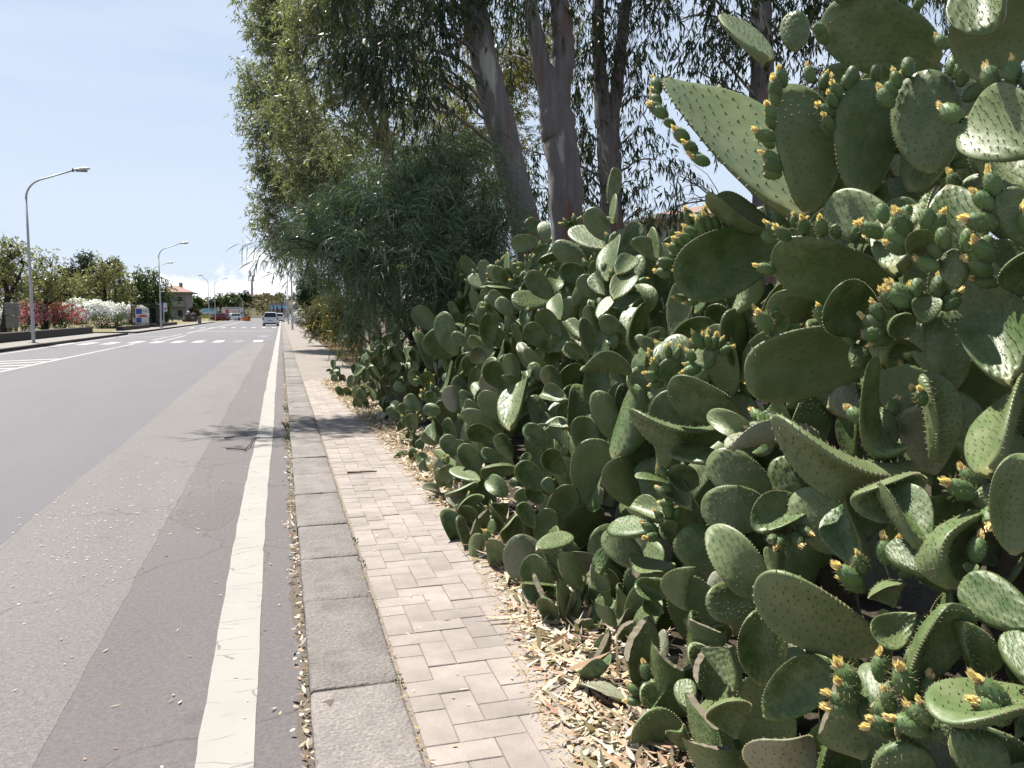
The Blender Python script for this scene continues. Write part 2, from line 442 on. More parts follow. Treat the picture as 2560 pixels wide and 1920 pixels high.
# damp stain on the old asphalt
def blob(cx, cy, rx, ry, n=36, seed=0):
    k = [1 + .45 * mnoise.noise((math.cos(2 * math.pi * i / n) * 1.3, math.sin(2 * math.pi * i / n) * 1.3, seed)) + .12 * mnoise.noise((math.cos(2 * math.pi * i / n) * 5, math.sin(2 * math.pi * i / n) * 5, seed + 3)) for i in range(n)]
    return [(cx + rx * math.cos(2 * math.pi * i / n) * k[i], cy + ry * math.sin(2 * math.pi * i / n) * k[i]) for i in range(n)]
M['stain'] = asphalt('damp_asphalt', (.168, .149, .151), (.197, .176, .177))
pts = blob(-.56, 6.55, .25, .62, seed=3)
V = [(-.56, 6.55, .0009)] + [(x, y, .0009) for x, y in pts]
st = link('damp_patch', np_mesh('damp_patch', np.array(V), np.array([(0, 1 + i, 1 + (i + 1) % 36) for i in range(36)]), [M['stain']])); st['kind'] = 'structure'

# worn edge line, wavering as it was painted
ys2 = [-6 + i * .1 for i in range(320)] + [26 + i * .8 for i in range(290)]
def lx0(y): return -.325 + wav(y, .022, 1, .22) + wav(y, .004, 2, 7) + (max(0, y - 22) * .0011)
def lx1(y): return -.135 + wav(y, .020, 1, .22) + wav(y, .004, 4, 7) + (max(0, y - 22) * .0016)
ribbon('edge_line', [(lx0(y), y) for y in ys2], [(lx1(y), y) for y in ys2], .0032, M['paint'])
# dust and dirt gathered along the kerb
ys3 = [-3 + i * .05 for i in range(700)]
ribbon('gutter_dirt', [(0.05 - .035 * max(0, .6 + wav(y, 1, 31, 1.3) + wav(y, .6, 41, 9)), y) for y in ys3], [(.085, y) for y in ys3], .0026, M['dirt'])

def markings(name, rects, z, mat, stripes='stripe'):
    root = empty(name, (0, 0, 0)); root['kind'] = 'structure'
    for (a, b, c, d) in rects:
        me = np_mesh(stripes, np.array([(p[0], p[1], z) for p in (a, b, c, d)]), np.array([(0, 1, 2, 3)]), [mat])
        link(stripes, me, root)
    return root
def bar(x0, x1, y0, y1, sk=0.0):
    return ((x0, y0), (x1, y0), (x1 + sk, y1), (x0 + sk, y1))
cw = []
for i in range(10):
    x = -.95 - i * 1.0
    if i == 1: continue
    yc = 43.6 - (i * .18 if i > 6 else 0)
    cw.append(bar(x - .5, x, yc, yc + 3.3))
markings('crosswalk', cw, .0042, M['paint_far'])
markings('faded_crosswalk_stripe', [bar(-2.45, -1.95, 43.6, 46.9)], .0042, M['paint_faded'])
markings('far_crosswalk', [bar(-.95 - i * 1.0, -.5 - i * 1.0, 86, 89.5) for i in range(9)], .0042, M['paint_far'])
markings('stop_line', [bar(-6.6, -.6, 70.5, 71.4)], .0042, M['paint_far'], 'line')
markings('faded_stop_line', [bar(-6.7, -2.2, 61, 61.8), bar(-9.9, -6.9, 54.6, 55.8)], .0042, M['paint_faded'], 'line')
markings('lane_line', [bar(-7.02, -6.88, 14, 43.0), bar(-6.95, -6.81, 48, 62), bar(-6.85, -6.65, 64, 86), bar(-6.7, -6.5, 90, 200), bar(-6.25, -6.1, 48, 58)], .0042, M['paint_far'], 'line')
hat = []
for i in range(9):
    y = 15.2 + i * 1.55
    hat.append(((-7.05, y + 1.5), (-7.05, y + 2.0), (-8.55, y + .9), (-8.55, y + .4)))
markings('hatched_island', hat + [bar(-8.68, -8.56, 14, 28.5)], .0042, M['paint_far'])
ribbon('left_edge_line', [(-9.98, y) for y in (-6, 60, 61, 240)], [(-9.83, y) for y in (-6, 60, 61, 240)], .0042, M['paint_far'])
markings('arrow_marking', [bar(-1.4, -.8, 53, 56.5)], .0042, M['paint_faded'], 'arrow')

# kerb of lava-stone blocks, each its own stone
def stone_mesh(L, w=.33, h=.22, seed=0):
    XS = [0, .035, .2, .4, .6, .8, .965, 1]; nx = 7
    ny = max(4, int(L / .08)); YS = [0, .012] + [.012 + .976 * (k + 1) / (ny + 1) for k in range(ny)] + [.988, 1]; ny = len(YS) - 1
    r = random.Random(seed)
    bm = bmesh.new()
    g = {}
    for j in range(ny + 1):
        for i in range(nx + 1):
            x = XS[i] * w; y = YS[j] * L
            ed = min(i, nx - i); ez = min(j, ny - j)
            z = h - (.007 if ed == 0 else 0) - (.004 if ez == 0 else 0) + .004 * mnoise.noise((x * 9, y * 9, seed)) + .0025 * mnoise.noise((x * 30, y * 30, seed))
            if ed == 0: x += .006 * mnoise.noise((y * 6, seed, 3))
            if ez == 0: y += .007 * mnoise.noise((x * 12, seed, 7)) + (.003 if j == 0 else -.003)
            if i == 0 and j == 0 and seed == 2: z -= .05; x += .05; y += .04
            if i == 0 and j == ny and seed % 3 == 0: z -= .02; x += .015
            g[i, j] = bm.verts.new((x, y, z))
    for j in range(ny):
        for i in range(nx):
            f = bm.faces.new((g[i, j], g[i + 1, j], g[i + 1, j + 1], g[i, j + 1])); f.smooth = True
    rim = [g[i, 0] for i in range(nx)] + [g[nx, j] for j in range(ny)] + [g[i, ny] for i in range(nx, 0, -1)] + [g[0, j] for j in range(ny, 0, -1)]
    low = [bm.verts.new((v.co.x, v.co.y, 0)) for v in rim]
    for k in range(len(rim)):
        q = (k + 1) % len(rim)
        bm.faces.new((rim[q], rim[k], low[k], low[q]))
    me = bpy.data.meshes.new('kerb_stone'); bm.to_mesh(me); bm.free(); me.materials.append(M['lava'])
    return me
kerb = empty('kerb', (0, 0, 0)); kerb['kind'] = 'structure'
joints = [-1.5, -.6, .3, 1.2, 2.05, 2.96, 3.92, 4.62, 5.36, 6.32, 7.1, 7.93, 8.83]
r = random.Random(8)
while joints[-1] < 45: joints.append(joints[-1] + r.uniform(.7, 1.05))
for k in range(len(joints) - 1):
    o = link('kerb_stone', stone_mesh(joints[k + 1] - joints[k] - .004, seed=k), kerb)
    o.location = (.072 + r.uniform(-.004, .004), joints[k], -.12 + r.uniform(-.004, .005))
    o.rotation_euler = (r.uniform(-.004, .004), r.uniform(-.008, .008), r.uniform(-.003, .003))
mb = MB(); mb.box(.084, .40, -1.5, joints[-1], -.1, .0925); o = mb.build('kerb_bedding', M['dirt']); o['kind'] = 'structure'
mb = MB(); mb.box(.075, .40, joints[-1], 262, -.1, .10)
o = mb.build('far_kerb', M['lava']); o['kind'] = 'structure'

# pavement: herringbone pavers (200 x 100 mm), the nearest as single bricks
PZ = .085
sheet('sidewalk', .36, 1.62, -2, 17.4, PZ - .0042, M['mortar'], 1, 8)
sidewalk = bpy.data.objects['sidewalk']
def paver_mesh(w, l, b=.0025, th=.05):
    mb = MB()
    v = [(-w / 2, -l / 2, -th), (w / 2, -l / 2, -th), (w / 2, l / 2, -th), (-w / 2, l / 2, -th),
         (-w / 2, -l / 2, -b), (w / 2, -l / 2, -b), (w / 2, l / 2, -b), (-w / 2, l / 2, -b),
         (-w / 2 + b, -l / 2 + b, 0), (w / 2 - b, -l / 2 + b, 0), (w / 2 - b, l / 2 - b, 0), (-w / 2 + b, l / 2 - b, 0)]
    mb.add(v, [(0, 1, 5, 4), (1, 2, 6, 5), (2, 3, 7, 6), (3, 0, 4, 7), (4, 5, 9, 8), (5, 6, 10, 9), (6, 7, 11, 10), (7, 4, 8, 11), (8, 9, 10, 11)])
    return mb
U = .118; X0, X1 = .418, 1.42
bricks = []
for jy in range(-12, 147):
    for ix in range(-3, 12):
        d = (ix - jy) % 4
        if d == 0: rx0, rx1, ry0, ry1 = ix, ix + 2, jy, jy + 1
        elif d == 3: rx0, rx1, ry0, ry1 = ix, ix + 1, jy, jy + 2
        else: continue
        a0, a1 = max(X0, X0 + rx0 * U), min(X1, X0 + rx1 * U)
        if a1 - a0 < .03: continue
        bricks.append((a0, a1, ry0 * U, ry1 * U))
cache = {}
vis = [b for b in bricks if b[2] > 1.55 and not (b[0] > 1.2)]
vis.sort(key=lambda b: b[2])
singles = set(vis[:300])
r = random.Random(3)
mbf = MB()
for b in bricks:
    w, l = b[1] - b[0] - .0032, b[3] - b[2] - .0032
    cx, cy = (b[0] + b[1]) / 2, (b[2] + b[3]) / 2
    dz = r.uniform(-.0022, .0022)
    if b in singles:
        key = (round(w, 3), round(l, 3))
        if key not in cache: cache[key] = paver_mesh(w, l).mesh('paver', M['paver'])
        o = link('paver', cache[key], sidewalk, (cx, cy, PZ + dz)); o.rotation_euler = (r.uniform(-.008, .008), r.uniform(-.008, .008), r.uniform(-.008, .008))
    else:
        q = paver_mesh(w, l)
        mbf.add([(x + cx, y + cy, z + PZ + dz) for x, y, z in q.v], q.f)
o = link('pavers', mbf.mesh('pavers', M['paver']), sidewalk); o['kind'] = 'stuff'
ribbon('far_sidewalk', [(.40, 17.4), (.40, 262)], [(1.72, 17.4), (1.78, 262)], PZ, M['paving_far'])
M['hedge_shade'] = pm('hedge_shade_soil', (.10, .078, .05), (.06, .047, .032), rough=1, scale=7, bump=.8, bscale=40, fine=.35, fscale=70)  # ground colour darkened to paint in the shade inside the hedge
sheet('verge', 1.30, 60, -20, 262, .05, M['soil'], 1, 1)
sheet('hedge_shade_bed', 1.47, 5.5, -4, 17.5, .0945, M['hedge_shade'], 1, 1)

# left-hand pavement, kerb, dark planter walls and dry lawn
def kerbseg(name, y0, y1):
    mb = MB(); mb.box(-10.55, -10.3, y0, y1, -.05, .13); o = mb.build(name, M['darkstone']); o['kind'] = 'structure'
kerbseg('left_kerb', -5, 61.3); kerbseg('left_far_kerb', 65.3, 135)
sheet('left_sidewalk', -12.45, -10.55, -5, 61.3, .125, M['walk_left'])
sheet('left_far_sidewalk', -12.3, -10.55, 65.3, 150, .125, M['walk_left'])
sheet('driveway', -22, -10.3, 61.3, 65.3, .02, M['asphalt_new'])
sheet('dry_lawn', -120, -12.45, -20, 61, .11, M['dryground'])
sheet('dry_lawn_far', -120, -12.3, 65.6, 240, .11, M['dryground'])
for (y0, y1, h, lab) in [(5, 61.0, .45, 'long low dark stone planter wall ending at the driveway'), (69, 82.6, .33, 'short low dark stone wall in front of the bus shelter'), (85.5, 103.5, .33, 'low dark stone wall beyond the bus shelter')]:
    mb = MB(); mb.box(-12.95 + (.5 if y0 > 60 else 0), -12.46 + (.5 if y0 > 60 else 0), y0, y1, -.02, .12 + h)
    tag(mb.build('planter_wall', M['darkstone'], bevel=.02), lab, 'wall', 'low dark walls along the left pavement')
# ------------------------------------------------------------------ prickly pear hedge
def padmat(name, g1, g2, g3, brown=.0):
    m, t, out = newmat(name)
    b = N(t, 'ShaderNodeBsdfPrincipled'); b.inputs['Roughness'].default_value = .46; b.inputs['Specular IOR Level'].default_value = .38
    t.links.new(b.outputs[0], out.inputs[0])
    oi = N(t, 'ShaderNodeObjectInfo'); tc = N(t, 'ShaderNodeTexCoord')
    rp = N(t, 'ShaderNodeValToRGB'); el = rp.color_ramp.elements
    el.new(.35); el.new(.7)
    for e, (p, c) in zip(el, [(0, g1), (.35, g2), (.72, g3), (1, tuple(x * 1.15 for x in g3))]): e.position = p; e.color = c4(c)
    t.links.new(oi.outputs['Random'], rp.inputs[0])
    mp = N(t, 'ShaderNodeMapping'); t.links.new(tc.outputs['Object'], mp.inputs[0])
    mp.inputs['Scale'].default_value = (.6, .12, 1)
    ad = N(t, 'ShaderNodeVectorMath', operation='ADD'); t.links.new(mp.outputs[0], ad.inputs[0])
    cb = N(t, 'ShaderNodeCombineXYZ'); ml = N(t, 'ShaderNodeMath', operation='MULTIPLY'); ml.inputs[1].default_value = 57
    t.links.new(oi.outputs['Random'], ml.inputs[0]); t.links.new(ml.outputs[0], cb.inputs[0]); t.links.new(cb.outputs[0], ad.inputs[1])
    n1 = N(t, 'ShaderNodeTexNoise'); n1.inputs['Scale'].default_value = 4.2; n1.inputs['Detail'].default_value = 9; n1.inputs['Roughness'].default_value = .65
    t.links.new(ad.outputs[0], n1.inputs['Vector'])
    r1 = N(t, 'ShaderNodeMapRange'); r1.inputs['From Min'].default_value = .38; r1.inputs['From Max'].default_value = .66
    r1.inputs['To Max'].default_value = .46
    t.links.new(n1.outputs[0], r1.inputs['Value'])
    mx = N(t, 'ShaderNodeMix', data_type='RGBA'); t.links.new(r1.outputs[0], mx.inputs[0]); t.links.new(rp.outputs[0], mx.inputs[6])
    mx.inputs[7].default_value = (.188, .210, .112, 1)      # waxy bloom
    # scuffs and corky scars
    n2 = N(t, 'ShaderNodeTexNoise'); n2.inputs['Scale'].default_value = 9; n2.inputs['Detail'].default_value = 9; n2.inputs['Roughness'].default_value = .7
    t.links.new(ad.outputs[0], n2.inputs['Vector'])
    r2 = N(t, 'ShaderNodeMapRange'); r2.inputs['From Min'].default_value = .60 - brown * .16; r2.inputs['From Max'].default_value = .70 - brown * .08
    r2.inputs['To Max'].default_value = .7
    t.links.new(n2.outputs[0], r2.inputs['Value'])
    mx2 = N(t, 'ShaderNodeMix', data_type='RGBA'); t.links.new(r2.outputs[0], mx2.inputs[0]); t.links.new(mx.outputs[2], mx2.inputs[6])
    mx2.inputs[7].default_value = (.155, .14, .085, 1)
    # base of each pad a little corky
    sp = N(t, 'ShaderNodeSeparateXYZ'); t.links.new(tc.outputs['Object'], sp.inputs[0])
    r3 = N(t, 'ShaderNodeMapRange'); r3.inputs['From Min'].default_value = .0; r3.inputs['From Max'].default_value = .13; r3.inputs['To Min'].default_value = .6; r3.inputs['To Max'].default_value = 0
    t.links.new(sp.outputs[2], r3.inputs['Value'])
    mx3 = N(t, 'ShaderNodeMix', data_type='RGBA'); t.links.new(r3.outputs[0], mx3.inputs[0]); t.links.new(mx2.outputs[2], mx3.inputs[6])
    mx3.inputs[7].default_value = (.20, .19, .08, 1)
    t.links.new(mx3.outputs[2], b.inputs['Base Color'])
    bp = N(t, 'ShaderNodeBump'); bp.inputs['Strength'].default_value = .25; bp.inputs['Distance'].default_value = .01
    t.links.new(n1.outputs[0], bp.inputs['Height']); t.links.new(bp.outputs[0], b.inputs['Normal'])
    return m
M['pad'] = padmat('cactus_pad', (.031, .066, .013), (.046, .087, .020), (.088, .122, .046))
M['pad_old'] = padmat('old_cactus_pad', (.13, .14, .085), (.15, .165, .105), (.175, .185, .14), brown=.8)
M['areole'] = pm('areole_spines', (.46, .38, .22), (.28, .22, .11), rough=.8)
M['scar'] = pm('cut_scar', (.52, .47, .36), (.36, .30, .20), rough=.95, scale=14, bump=.5)
M['cork'] = pm('woody_stem', (.17, .135, .095), (.09, .072, .052), rough=.95, scale=6, bump=.9, bscale=18)
M['fruit'] = pm('prickly_fruit', (.16, .29, .075), (.22, .32, .15), rough=.55, scale=2.5, objrnd=.25)
M['tubercle'] = pm('fruit_areole', (.50, .50, .32), (.36, .34, .18), rough=.9)
M['petal'] = leafmat('withered_petals', [(0, (.92, .74, .42)), (1, (.8, .5, .15))], trans=.4, rough=.8, lk=.85, tcol=1.0)
M['glochid'] = pm('spines', (.55, .42, .20), rough=.6)

def pad_mesh(seed, cut=None, mat='pad', bend=0.0, wave=0.0):
    """unit prickly pear pad: z 0..1 from base to tip, x -.5...5, y thickness about 1"""
    r = random.Random(seed)
    NT, NA = 40, 56
    pk = r.uniform(.54, .64); lo = r.uniform(1.55, 2.0); hi = r.uniform(2.0, 2.4)
    asym = r.uniform(-.06, .06)
    def hw(t):
        t = min(max(t, 0), 1)
        f = max(0, 1 - ((pk - t) / pk) ** lo) ** (1 / lo) if t < pk else max(0, 1 - ((t - pk) / (1 - pk)) ** hi) ** (1 / hi)
        return .5 * max(f, .15 * (1 - t / .12) if t < .12 else 0)
    def cz(x):
        if cut is None: return 1.0
        return max(.3, min(.97, cut[0] + cut[1] * x + .03 * mnoise.noise((x * 9, seed, 1))))
    sp = r.uniform(.088, .105); ar = []
    row = 0; z = .09
    while z < .97:
        h = hw(z); x = -h + (sp * .5 if row % 2 else 0) * 1.0
        k = 0
        while x < h:
            if abs(x) < h * .93: ar.append((x + r.uniform(-.02, .02), z + r.uniform(-.02, .02)))
            x += sp * 1.25
        z += sp * .72; row += 1
    arr = np.array(ar)
    ph = r.uniform(0, 6)
    def offs(x, z):
        return bend * ((z - .25) ** 2) * 3.0 + wave * math.sin(x * 5 + ph) * z * .9 + asym * 3 * x * z + r0 * x * x * 5
    r0 = r.uniform(-1.3, 1.3)
    tube_amp = r.uniform(.07, .17)
    def surf(x, z, side):
        h = max(hw(z), 1e-4); u = min(1, abs(x) / h)
        th = .5 * (1 - .25 * z) * max(0, 1 - u ** 4) ** .5 * min(1, (max(0, 1 - z) / .07) ** .5 if cut is None else 1)
        d2 = ((arr - (x, z)) ** 2 * (1.0, 1.6)).sum(1).min()
        bumpy = tube_amp * math.exp(-d2 / .0011) * (1 - u ** 6)
        return side * (th + bumpy) + offs(x, z)
    V = []; Fc = []; mi = []
    ts = [0.5 - .5 * math.cos(math.pi * (i / NT)) for i in range(NT + 1)]
    ts[0] = 0.0
    for t in ts:
        for a in range(NA):
            an = 2 * math.pi * a / NA
            cx = math.cos(an); cx = math.copysign(abs(cx) ** .85, cx)
            x = cx * hw(t if cut is None else t * cz(0))
            zz = t if cut is None else min(t * cz(0) * 1.0 + t * (cz(x) - cz(0)), 1)
            side = 1 if math.sin(an) >= 0 else -1
            y = surf(x, zz, side) if abs(math.sin(an)) > 1e-6 else offs(x, zz)
            V.append((x + asym * zz * zz, y, zz))
    for i in range(NT):
        for a in range(NA):
            Fc.append((i * NA + a, i * NA + (a + 1) % NA, (i + 1) * NA + (a + 1) % NA, (i + 1) * NA + a)); mi.append(0)
    for i in range(NA // 2):
        a, b_ = i, (i + 1); c, d = (NA - i - 1) % NA, (NA - i) % NA
        Fc.append((d, c, b_, a)); mi.append(0)
    # cut surface, with pale cork edge
    if cut is not None:
        k = NT * NA
        for i in range(NA // 2):
            a, b_ = i, (i + 1); c, d = (NA - i - 1) % NA, (NA - i) % NA
            Fc.append((k + a, k + b_, k + c, k + d)); mi.append(2)
        for i in (NT - 1,):
            for a in range(NA): mi[i * NA + a] = 2
    # areoles with their little spine tufts
    for (x, z) in ar:
        if cut is not None and z > cz(x) - .04: continue
        for side in (1, -1):
            y = surf(x, z, side); s_ = .0105 * r.uniform(.7, 1.2); hgt = .16 * r.uniform(.6, 1.4)
            o = len(V); X = x + asym * z * z
            V += [(X - s_, y - side * .02, z), (X, y - side * .02, z - s_ * .7), (X + s_, y - side * .02, z), (X, y - side * .02, z + s_ * .7), (X + r.uniform(-.01, .01), y + side * hgt, z + .006)]
            for (a, b_) in ((0, 1), (1, 2), (2, 3), (3, 0)):
                Fc.append((o + a, o + b_, o + 4, o + 4)); mi.append(1)
            if r.random() < .22:      # one long spine
                o = len(V); dx, dz = r.uniform(-.03, .03), r.uniform(-.03, .03)
                V += [(X - .003, y, z), (X + .003, y, z), (X + dx, y + side * r.uniform(.2, .45), z + dz)]
                Fc.append((o, o + 1, o + 2, o + 2)); mi.append(3)
    tr = .07
    while tr < .995:
        for sgn in (-1, 1):
            h = hw(tr)
            if cut is not None and tr > cz(sgn * h) - .03: continue
            x = sgn * h; o = len(V); X = x + asym * tr * tr; yo = offs(x, tr)
            nxn, nzn = sgn * 1.0, (tr - .5) * 1.6
            l = math.hypot(nxn, nzn); nxn /= l; nzn /= l
            e = .016 * r.uniform(.5, 1.4); s_ = .010
            V += [(X - nxn * .006 - nzn * s_, yo, tr - nzn * .006 + nxn * s_), (X - nxn * .006 + nzn * s_, yo, tr - nzn * .006 - nxn * s_), (X - nxn * .004, yo - .16, tr), (X - nxn * .004, yo + .16, tr), (X + nxn * e, yo, tr + nzn * e)]
            for (a, b_) in ((0, 2), (2, 1), (1, 3), (3, 0)):
                Fc.append((o + a, o + b_, o + 4, o + 4)); mi.append(1)
        tr += .036
    V = np.array(V); tris = [f for f in Fc]
    # collapse degenerate quads to triangles
    me = bpy.data.meshes.new('pad')
    fl = [f if f[2] != f[3] else f[:3] for f in tris]
    me.from_pydata([tuple(v) for v in V], [], fl)
    for m_ in (M[mat], M['areole'], M['scar'], M['glochid']): me.materials.append(m_)
    me.polygons.foreach_set('material_index', mi)
    sm = np.array([m_ == 0 for m_ in mi], bool); me.polygons.foreach_set('use_smooth', sm)
    me.update()
    me['pk'] = pk
    return me
PADS = [pad_mesh(10 + i, bend=b, wave=w) for i, (b, w) in enumerate([(0, 0), (1.2, .1), (-1.3, .2), (.6, .5), (-.6, .3), (2.2, 0), (0.2, .2), (-2.0, .3), (.9, .7), (-.3, .1)])]
PADS_OLD = [pad_mesh(40 + i, bend=b, wave=.8, mat='pad_old') for i, b in enumerate([.4, -1.5, 2.5])]
CUTS = [pad_mesh(60 + i, cut=c, bend=b, wave=.3) for i, (c, b) in enumerate([((.62, .45), .3), ((.7, -.4), -.5), ((.55, .1), .6), ((.75, .7), 0), ((.66, -.75), .4)])]
CURL = [pad_mesh(80 + i, bend=b, wave=w) for i, (b, w) in enumerate([(4.2, 1.2), (-4.0, 1.6), (2.5, 2.2)])]

def fruit_mesh(seed, flower=True):
    r = random.Random(seed)
    NT, NA = 14, 20
    def rad(t): return .30 * (math.sin(math.pi * (t * .80 + .06)) ** .65) * (1 - .06 * t)
    ar = []
    for i in range(6):
        for j in range(8):
            ar.append((.12 + i * .15, (j + .5 * (i % 2)) * 2 * math.pi / 8 + r.uniform(-.12, .12)))
    mb = MB(); V = []; Fq = []
    for i in range(NT + 1):
        t = i / NT
        for j in range(NA):
            a = 2 * math.pi * j / NA
            rr = rad(t)
            for (ta, aa) in ar:
                da = (a - aa + math.pi) % (2 * math.pi) - math.pi
                rr += .035 * math.exp(-((t - ta) ** 2 / .0035 + (da * .3) ** 2 / .006))
            V.append((rr * math.cos(a), rr * math.sin(a), t * .86))
    for i in range(NT):
        for j in range(NA): Fq.append((i * NA + j, i * NA + (j + 1) % NA, (i + 1) * NA + (j + 1) % NA, (i + 1) * NA + j))
    mb.add(V, Fq, 0, True)
    rt_ = rad(1)
    mb.add([(rt_ * .98 * math.cos(2 * math.pi * j / 12), rt_ * .98 * math.sin(2 * math.pi * j / 12), .855) for j in range(12)] + [(0, 0, .80)], [(j, (j + 1) % 12, 12) for j in range(12)], 1)
    mb.add([(.05 * math.cos(j), .05 * math.sin(j), 0) for j in range(6)] + [(0, 0, -.05)], [(j, (j + 1) % 6, 6) for j in range(6)], 0)
    for (ta, aa) in ar:
        rr = rad(ta) + .03; c, s_ = math.cos(aa), math.sin(aa); z = ta * .86
        e = .022
        p = [(rr * c - s_ * e, rr * s_ + c * e, z), (rr * c, rr * s_, z - e), (rr * c + s_ * e, rr * s_ - c * e, z), (rr * c, rr * s_, z + e), ((rr + .035) * c, (rr + .035) * s_, z + .015)]
        mb.add(p, [(0, 1, 4), (1, 2, 4), (2, 3, 4), (3, 0, 4)], 1)
        for q in range(2):
            l = r.uniform(.12, .24); d1 = aa + r.uniform(-.5, .5)
            mb.add([(rr * c - s_ * .007, rr * s_ + c * .007, z), (rr * c + s_ * .007, rr * s_ - c * .007, z), ((rr) * c + l * math.cos(d1), (rr) * s_ + l * math.sin(d1), z + r.uniform(-.02, .14))], [(0, 1, 2)], 3)
    for j in range(14):
        a = 2 * math.pi * j / 14 + r.uniform(-.2, .2); l = r.uniform(.06, .15)
        c, s_ = math.cos(a) * rt_, math.sin(a) * rt_
        mb.add([(c - .012, s_, .85), (c + .012, s_ + .005, .85), (c * 1.25, s_ * 1.25, .86 + l)], [(0, 1, 2)], 3)
    if flower:
        for k in range(26):
            a = r.uniform(0, 6.3); rr = rt_ * r.uniform(0, .75); z0 = .83; h = r.uniform(.12, .36) * (1.15 - rr)
            cx, cy = rr * math.cos(a), rr * math.sin(a); w = r.uniform(.035, .075); b = r.uniform(0, 3.1)
            tx, ty = cx * .7 + r.uniform(-.06, .06), cy * .7 + r.uniform(-.06, .06)
            p = [(cx - w * math.cos(b), cy - w * math.sin(b), z0), (cx + w * math.cos(b), cy + w * math.sin(b), z0),
                 (tx + 1.25 * w * math.cos(b + .8), ty + 1.25 * w * math.sin(b + .8), z0 + h * .6), (tx - 1.1 * w * math.cos(b + .8), ty - 1.1 * w * math.sin(b + .8), z0 + h * .6),
                 (tx + r.uniform(-.04, .04), ty + r.uniform(-.04, .04), z0 + h)]
            mb.add(p, [(0, 1, 2, 3), (3, 2, 4)], 2)
    return mb.mesh('fruit', [M['fruit'], M['tubercle'], M['petal'], M['glochid']])
FRUITS = [fruit_mesh(1), fruit_mesh(2), fruit_mesh(3), fruit_mesh(4, False), fruit_mesh(5)]

PLANTS = []
def plant(y0, y1, label, xc=1.75):
    e = empty('prickly_pear_cactus', (xc, (y0 + y1) / 2, .05))
    tag(e, label, 'cactus', 'prickly pears of the pavement hedge')
    PLANTS.append(dict(e=e, y0=y0, y1=y1, pads=[], n=0)); return e
plant(-2, 1.55, 'prickly pear with broad round pads next to the tallest one, away from the wattle')
plant(1.55, 2.55, 'tallest prickly pear, its big upper pads rimmed with yellow-tipped fruit')
plant(2.55, 3.5, 'prickly pear hugging the tallest one on its wattle side, many cut pads')
plant(3.5, 4.4, 'first prickly pear beyond the tallest pair, pads spilling over the leaf litter')
plant(4.4, 5.7, 'second prickly pear beyond the tallest one, pale sunlit pads at its crown')
plant(5.7, 7.2, 'third prickly pear beyond the tallest one, fans of upright green pads')
plant(7.2, 9.0, 'fourth prickly pear beyond the tallest one, in front of the forked gum tree')
plant(9.0, 11.0, 'prickly pear with dark tall pads just before the drooping wattle')
plant(11.0, 13.6, 'low dark prickly pear growing under the drooping wattle')
plant(13.6, 18, 'low bushy prickly pear ending the hedge beside the dry verge')
def plant_for(p):
    for d in PLANTS:
        if d['y0'] <= p.y < d['y1']: return d
    return PLANTS[0] if p.y < 0 else PLANTS[-1]
PADPOS = []
def add_pad(base, axis, nrm, L, Wd, T, me, pl=None):
    z = axis.normalized(); y = (nrm - z * nrm.dot(z)).normalized(); x = y.cross(z)
    Mw = Matrix(((x.x * Wd, y.x * T, z.x * L, base.x), (x.y * Wd, y.y * T, z.y * L, base.y), (x.z * Wd, y.z * T, z.z * L, base.z), (0, 0, 0, 1)))
    d = pl or plant_for(base + z * L * .5)
    o = bpy.data.objects.new('pad', me); COL.objects.link(o)
    o.parent = d['e']; o.matrix_parent_inverse = Matrix.Translation(-d['e'].location); o.matrix_basis = Mw
    d['pads'].append(o); PADPOS.append(tuple(base + z * L * .55))
    return o, Mw, (x, y, z)
def add_fruit(pad, Mw, fr, ang, Wd, L, pk, rr, size=None, spread=.35):
    """ang measured round the rim: 0 tip, +-1 towards the widest flank"""
    x, y, z = fr
    t = 1 - abs(ang) * (1 - .35)
    t = min(max(t, .3), .995)
    hw = .5 * (max(0, 1 - ((pk - t) / pk) ** 1.75) ** (1 / 1.75) if t < pk else max(0, 1 - ((t - pk) / (1 - pk)) ** 2.2) ** (1 / 2.2))
    sx = math.copysign(1, ang)
    pos = Vector(Mw.translation) + x * (hw * sx * Wd * .98) + z * (t * L * .992) + y * rr.uniform(-.006, .006)
    out = (x * (sx * min(1, abs(ang) * 1.5)) + z * (1.05 - abs(ang)) + Vector((0, 0, .45)) + Vector((rr.uniform(-1, 1), rr.uniform(-1, 1), rr.uniform(-.5, .5))) * spread).normalized()
    s = size or rr.uniform(.050, .080)
    q = out.to_track_quat('Z', 'Y').to_matrix() @ Matrix.Rotation(rr.uniform(0, 6.3), 3, 'Z')
    Mf = Matrix.Translation(pos) @ (q * 1.0).to_4x4() @ Matrix.Diagonal((s * rr.uniform(.85, 1.0), s * rr.uniform(.85, 1.0), s, 1))
    o = bpy.data.objects.new('fruit', rr.choice(FRUITS)); COL.objects.link(o)
    o.parent = pad; o.matrix_parent_inverse = Mw.inverted(); o.matrix_basis = Mf
    return o
hr = random.Random(77)
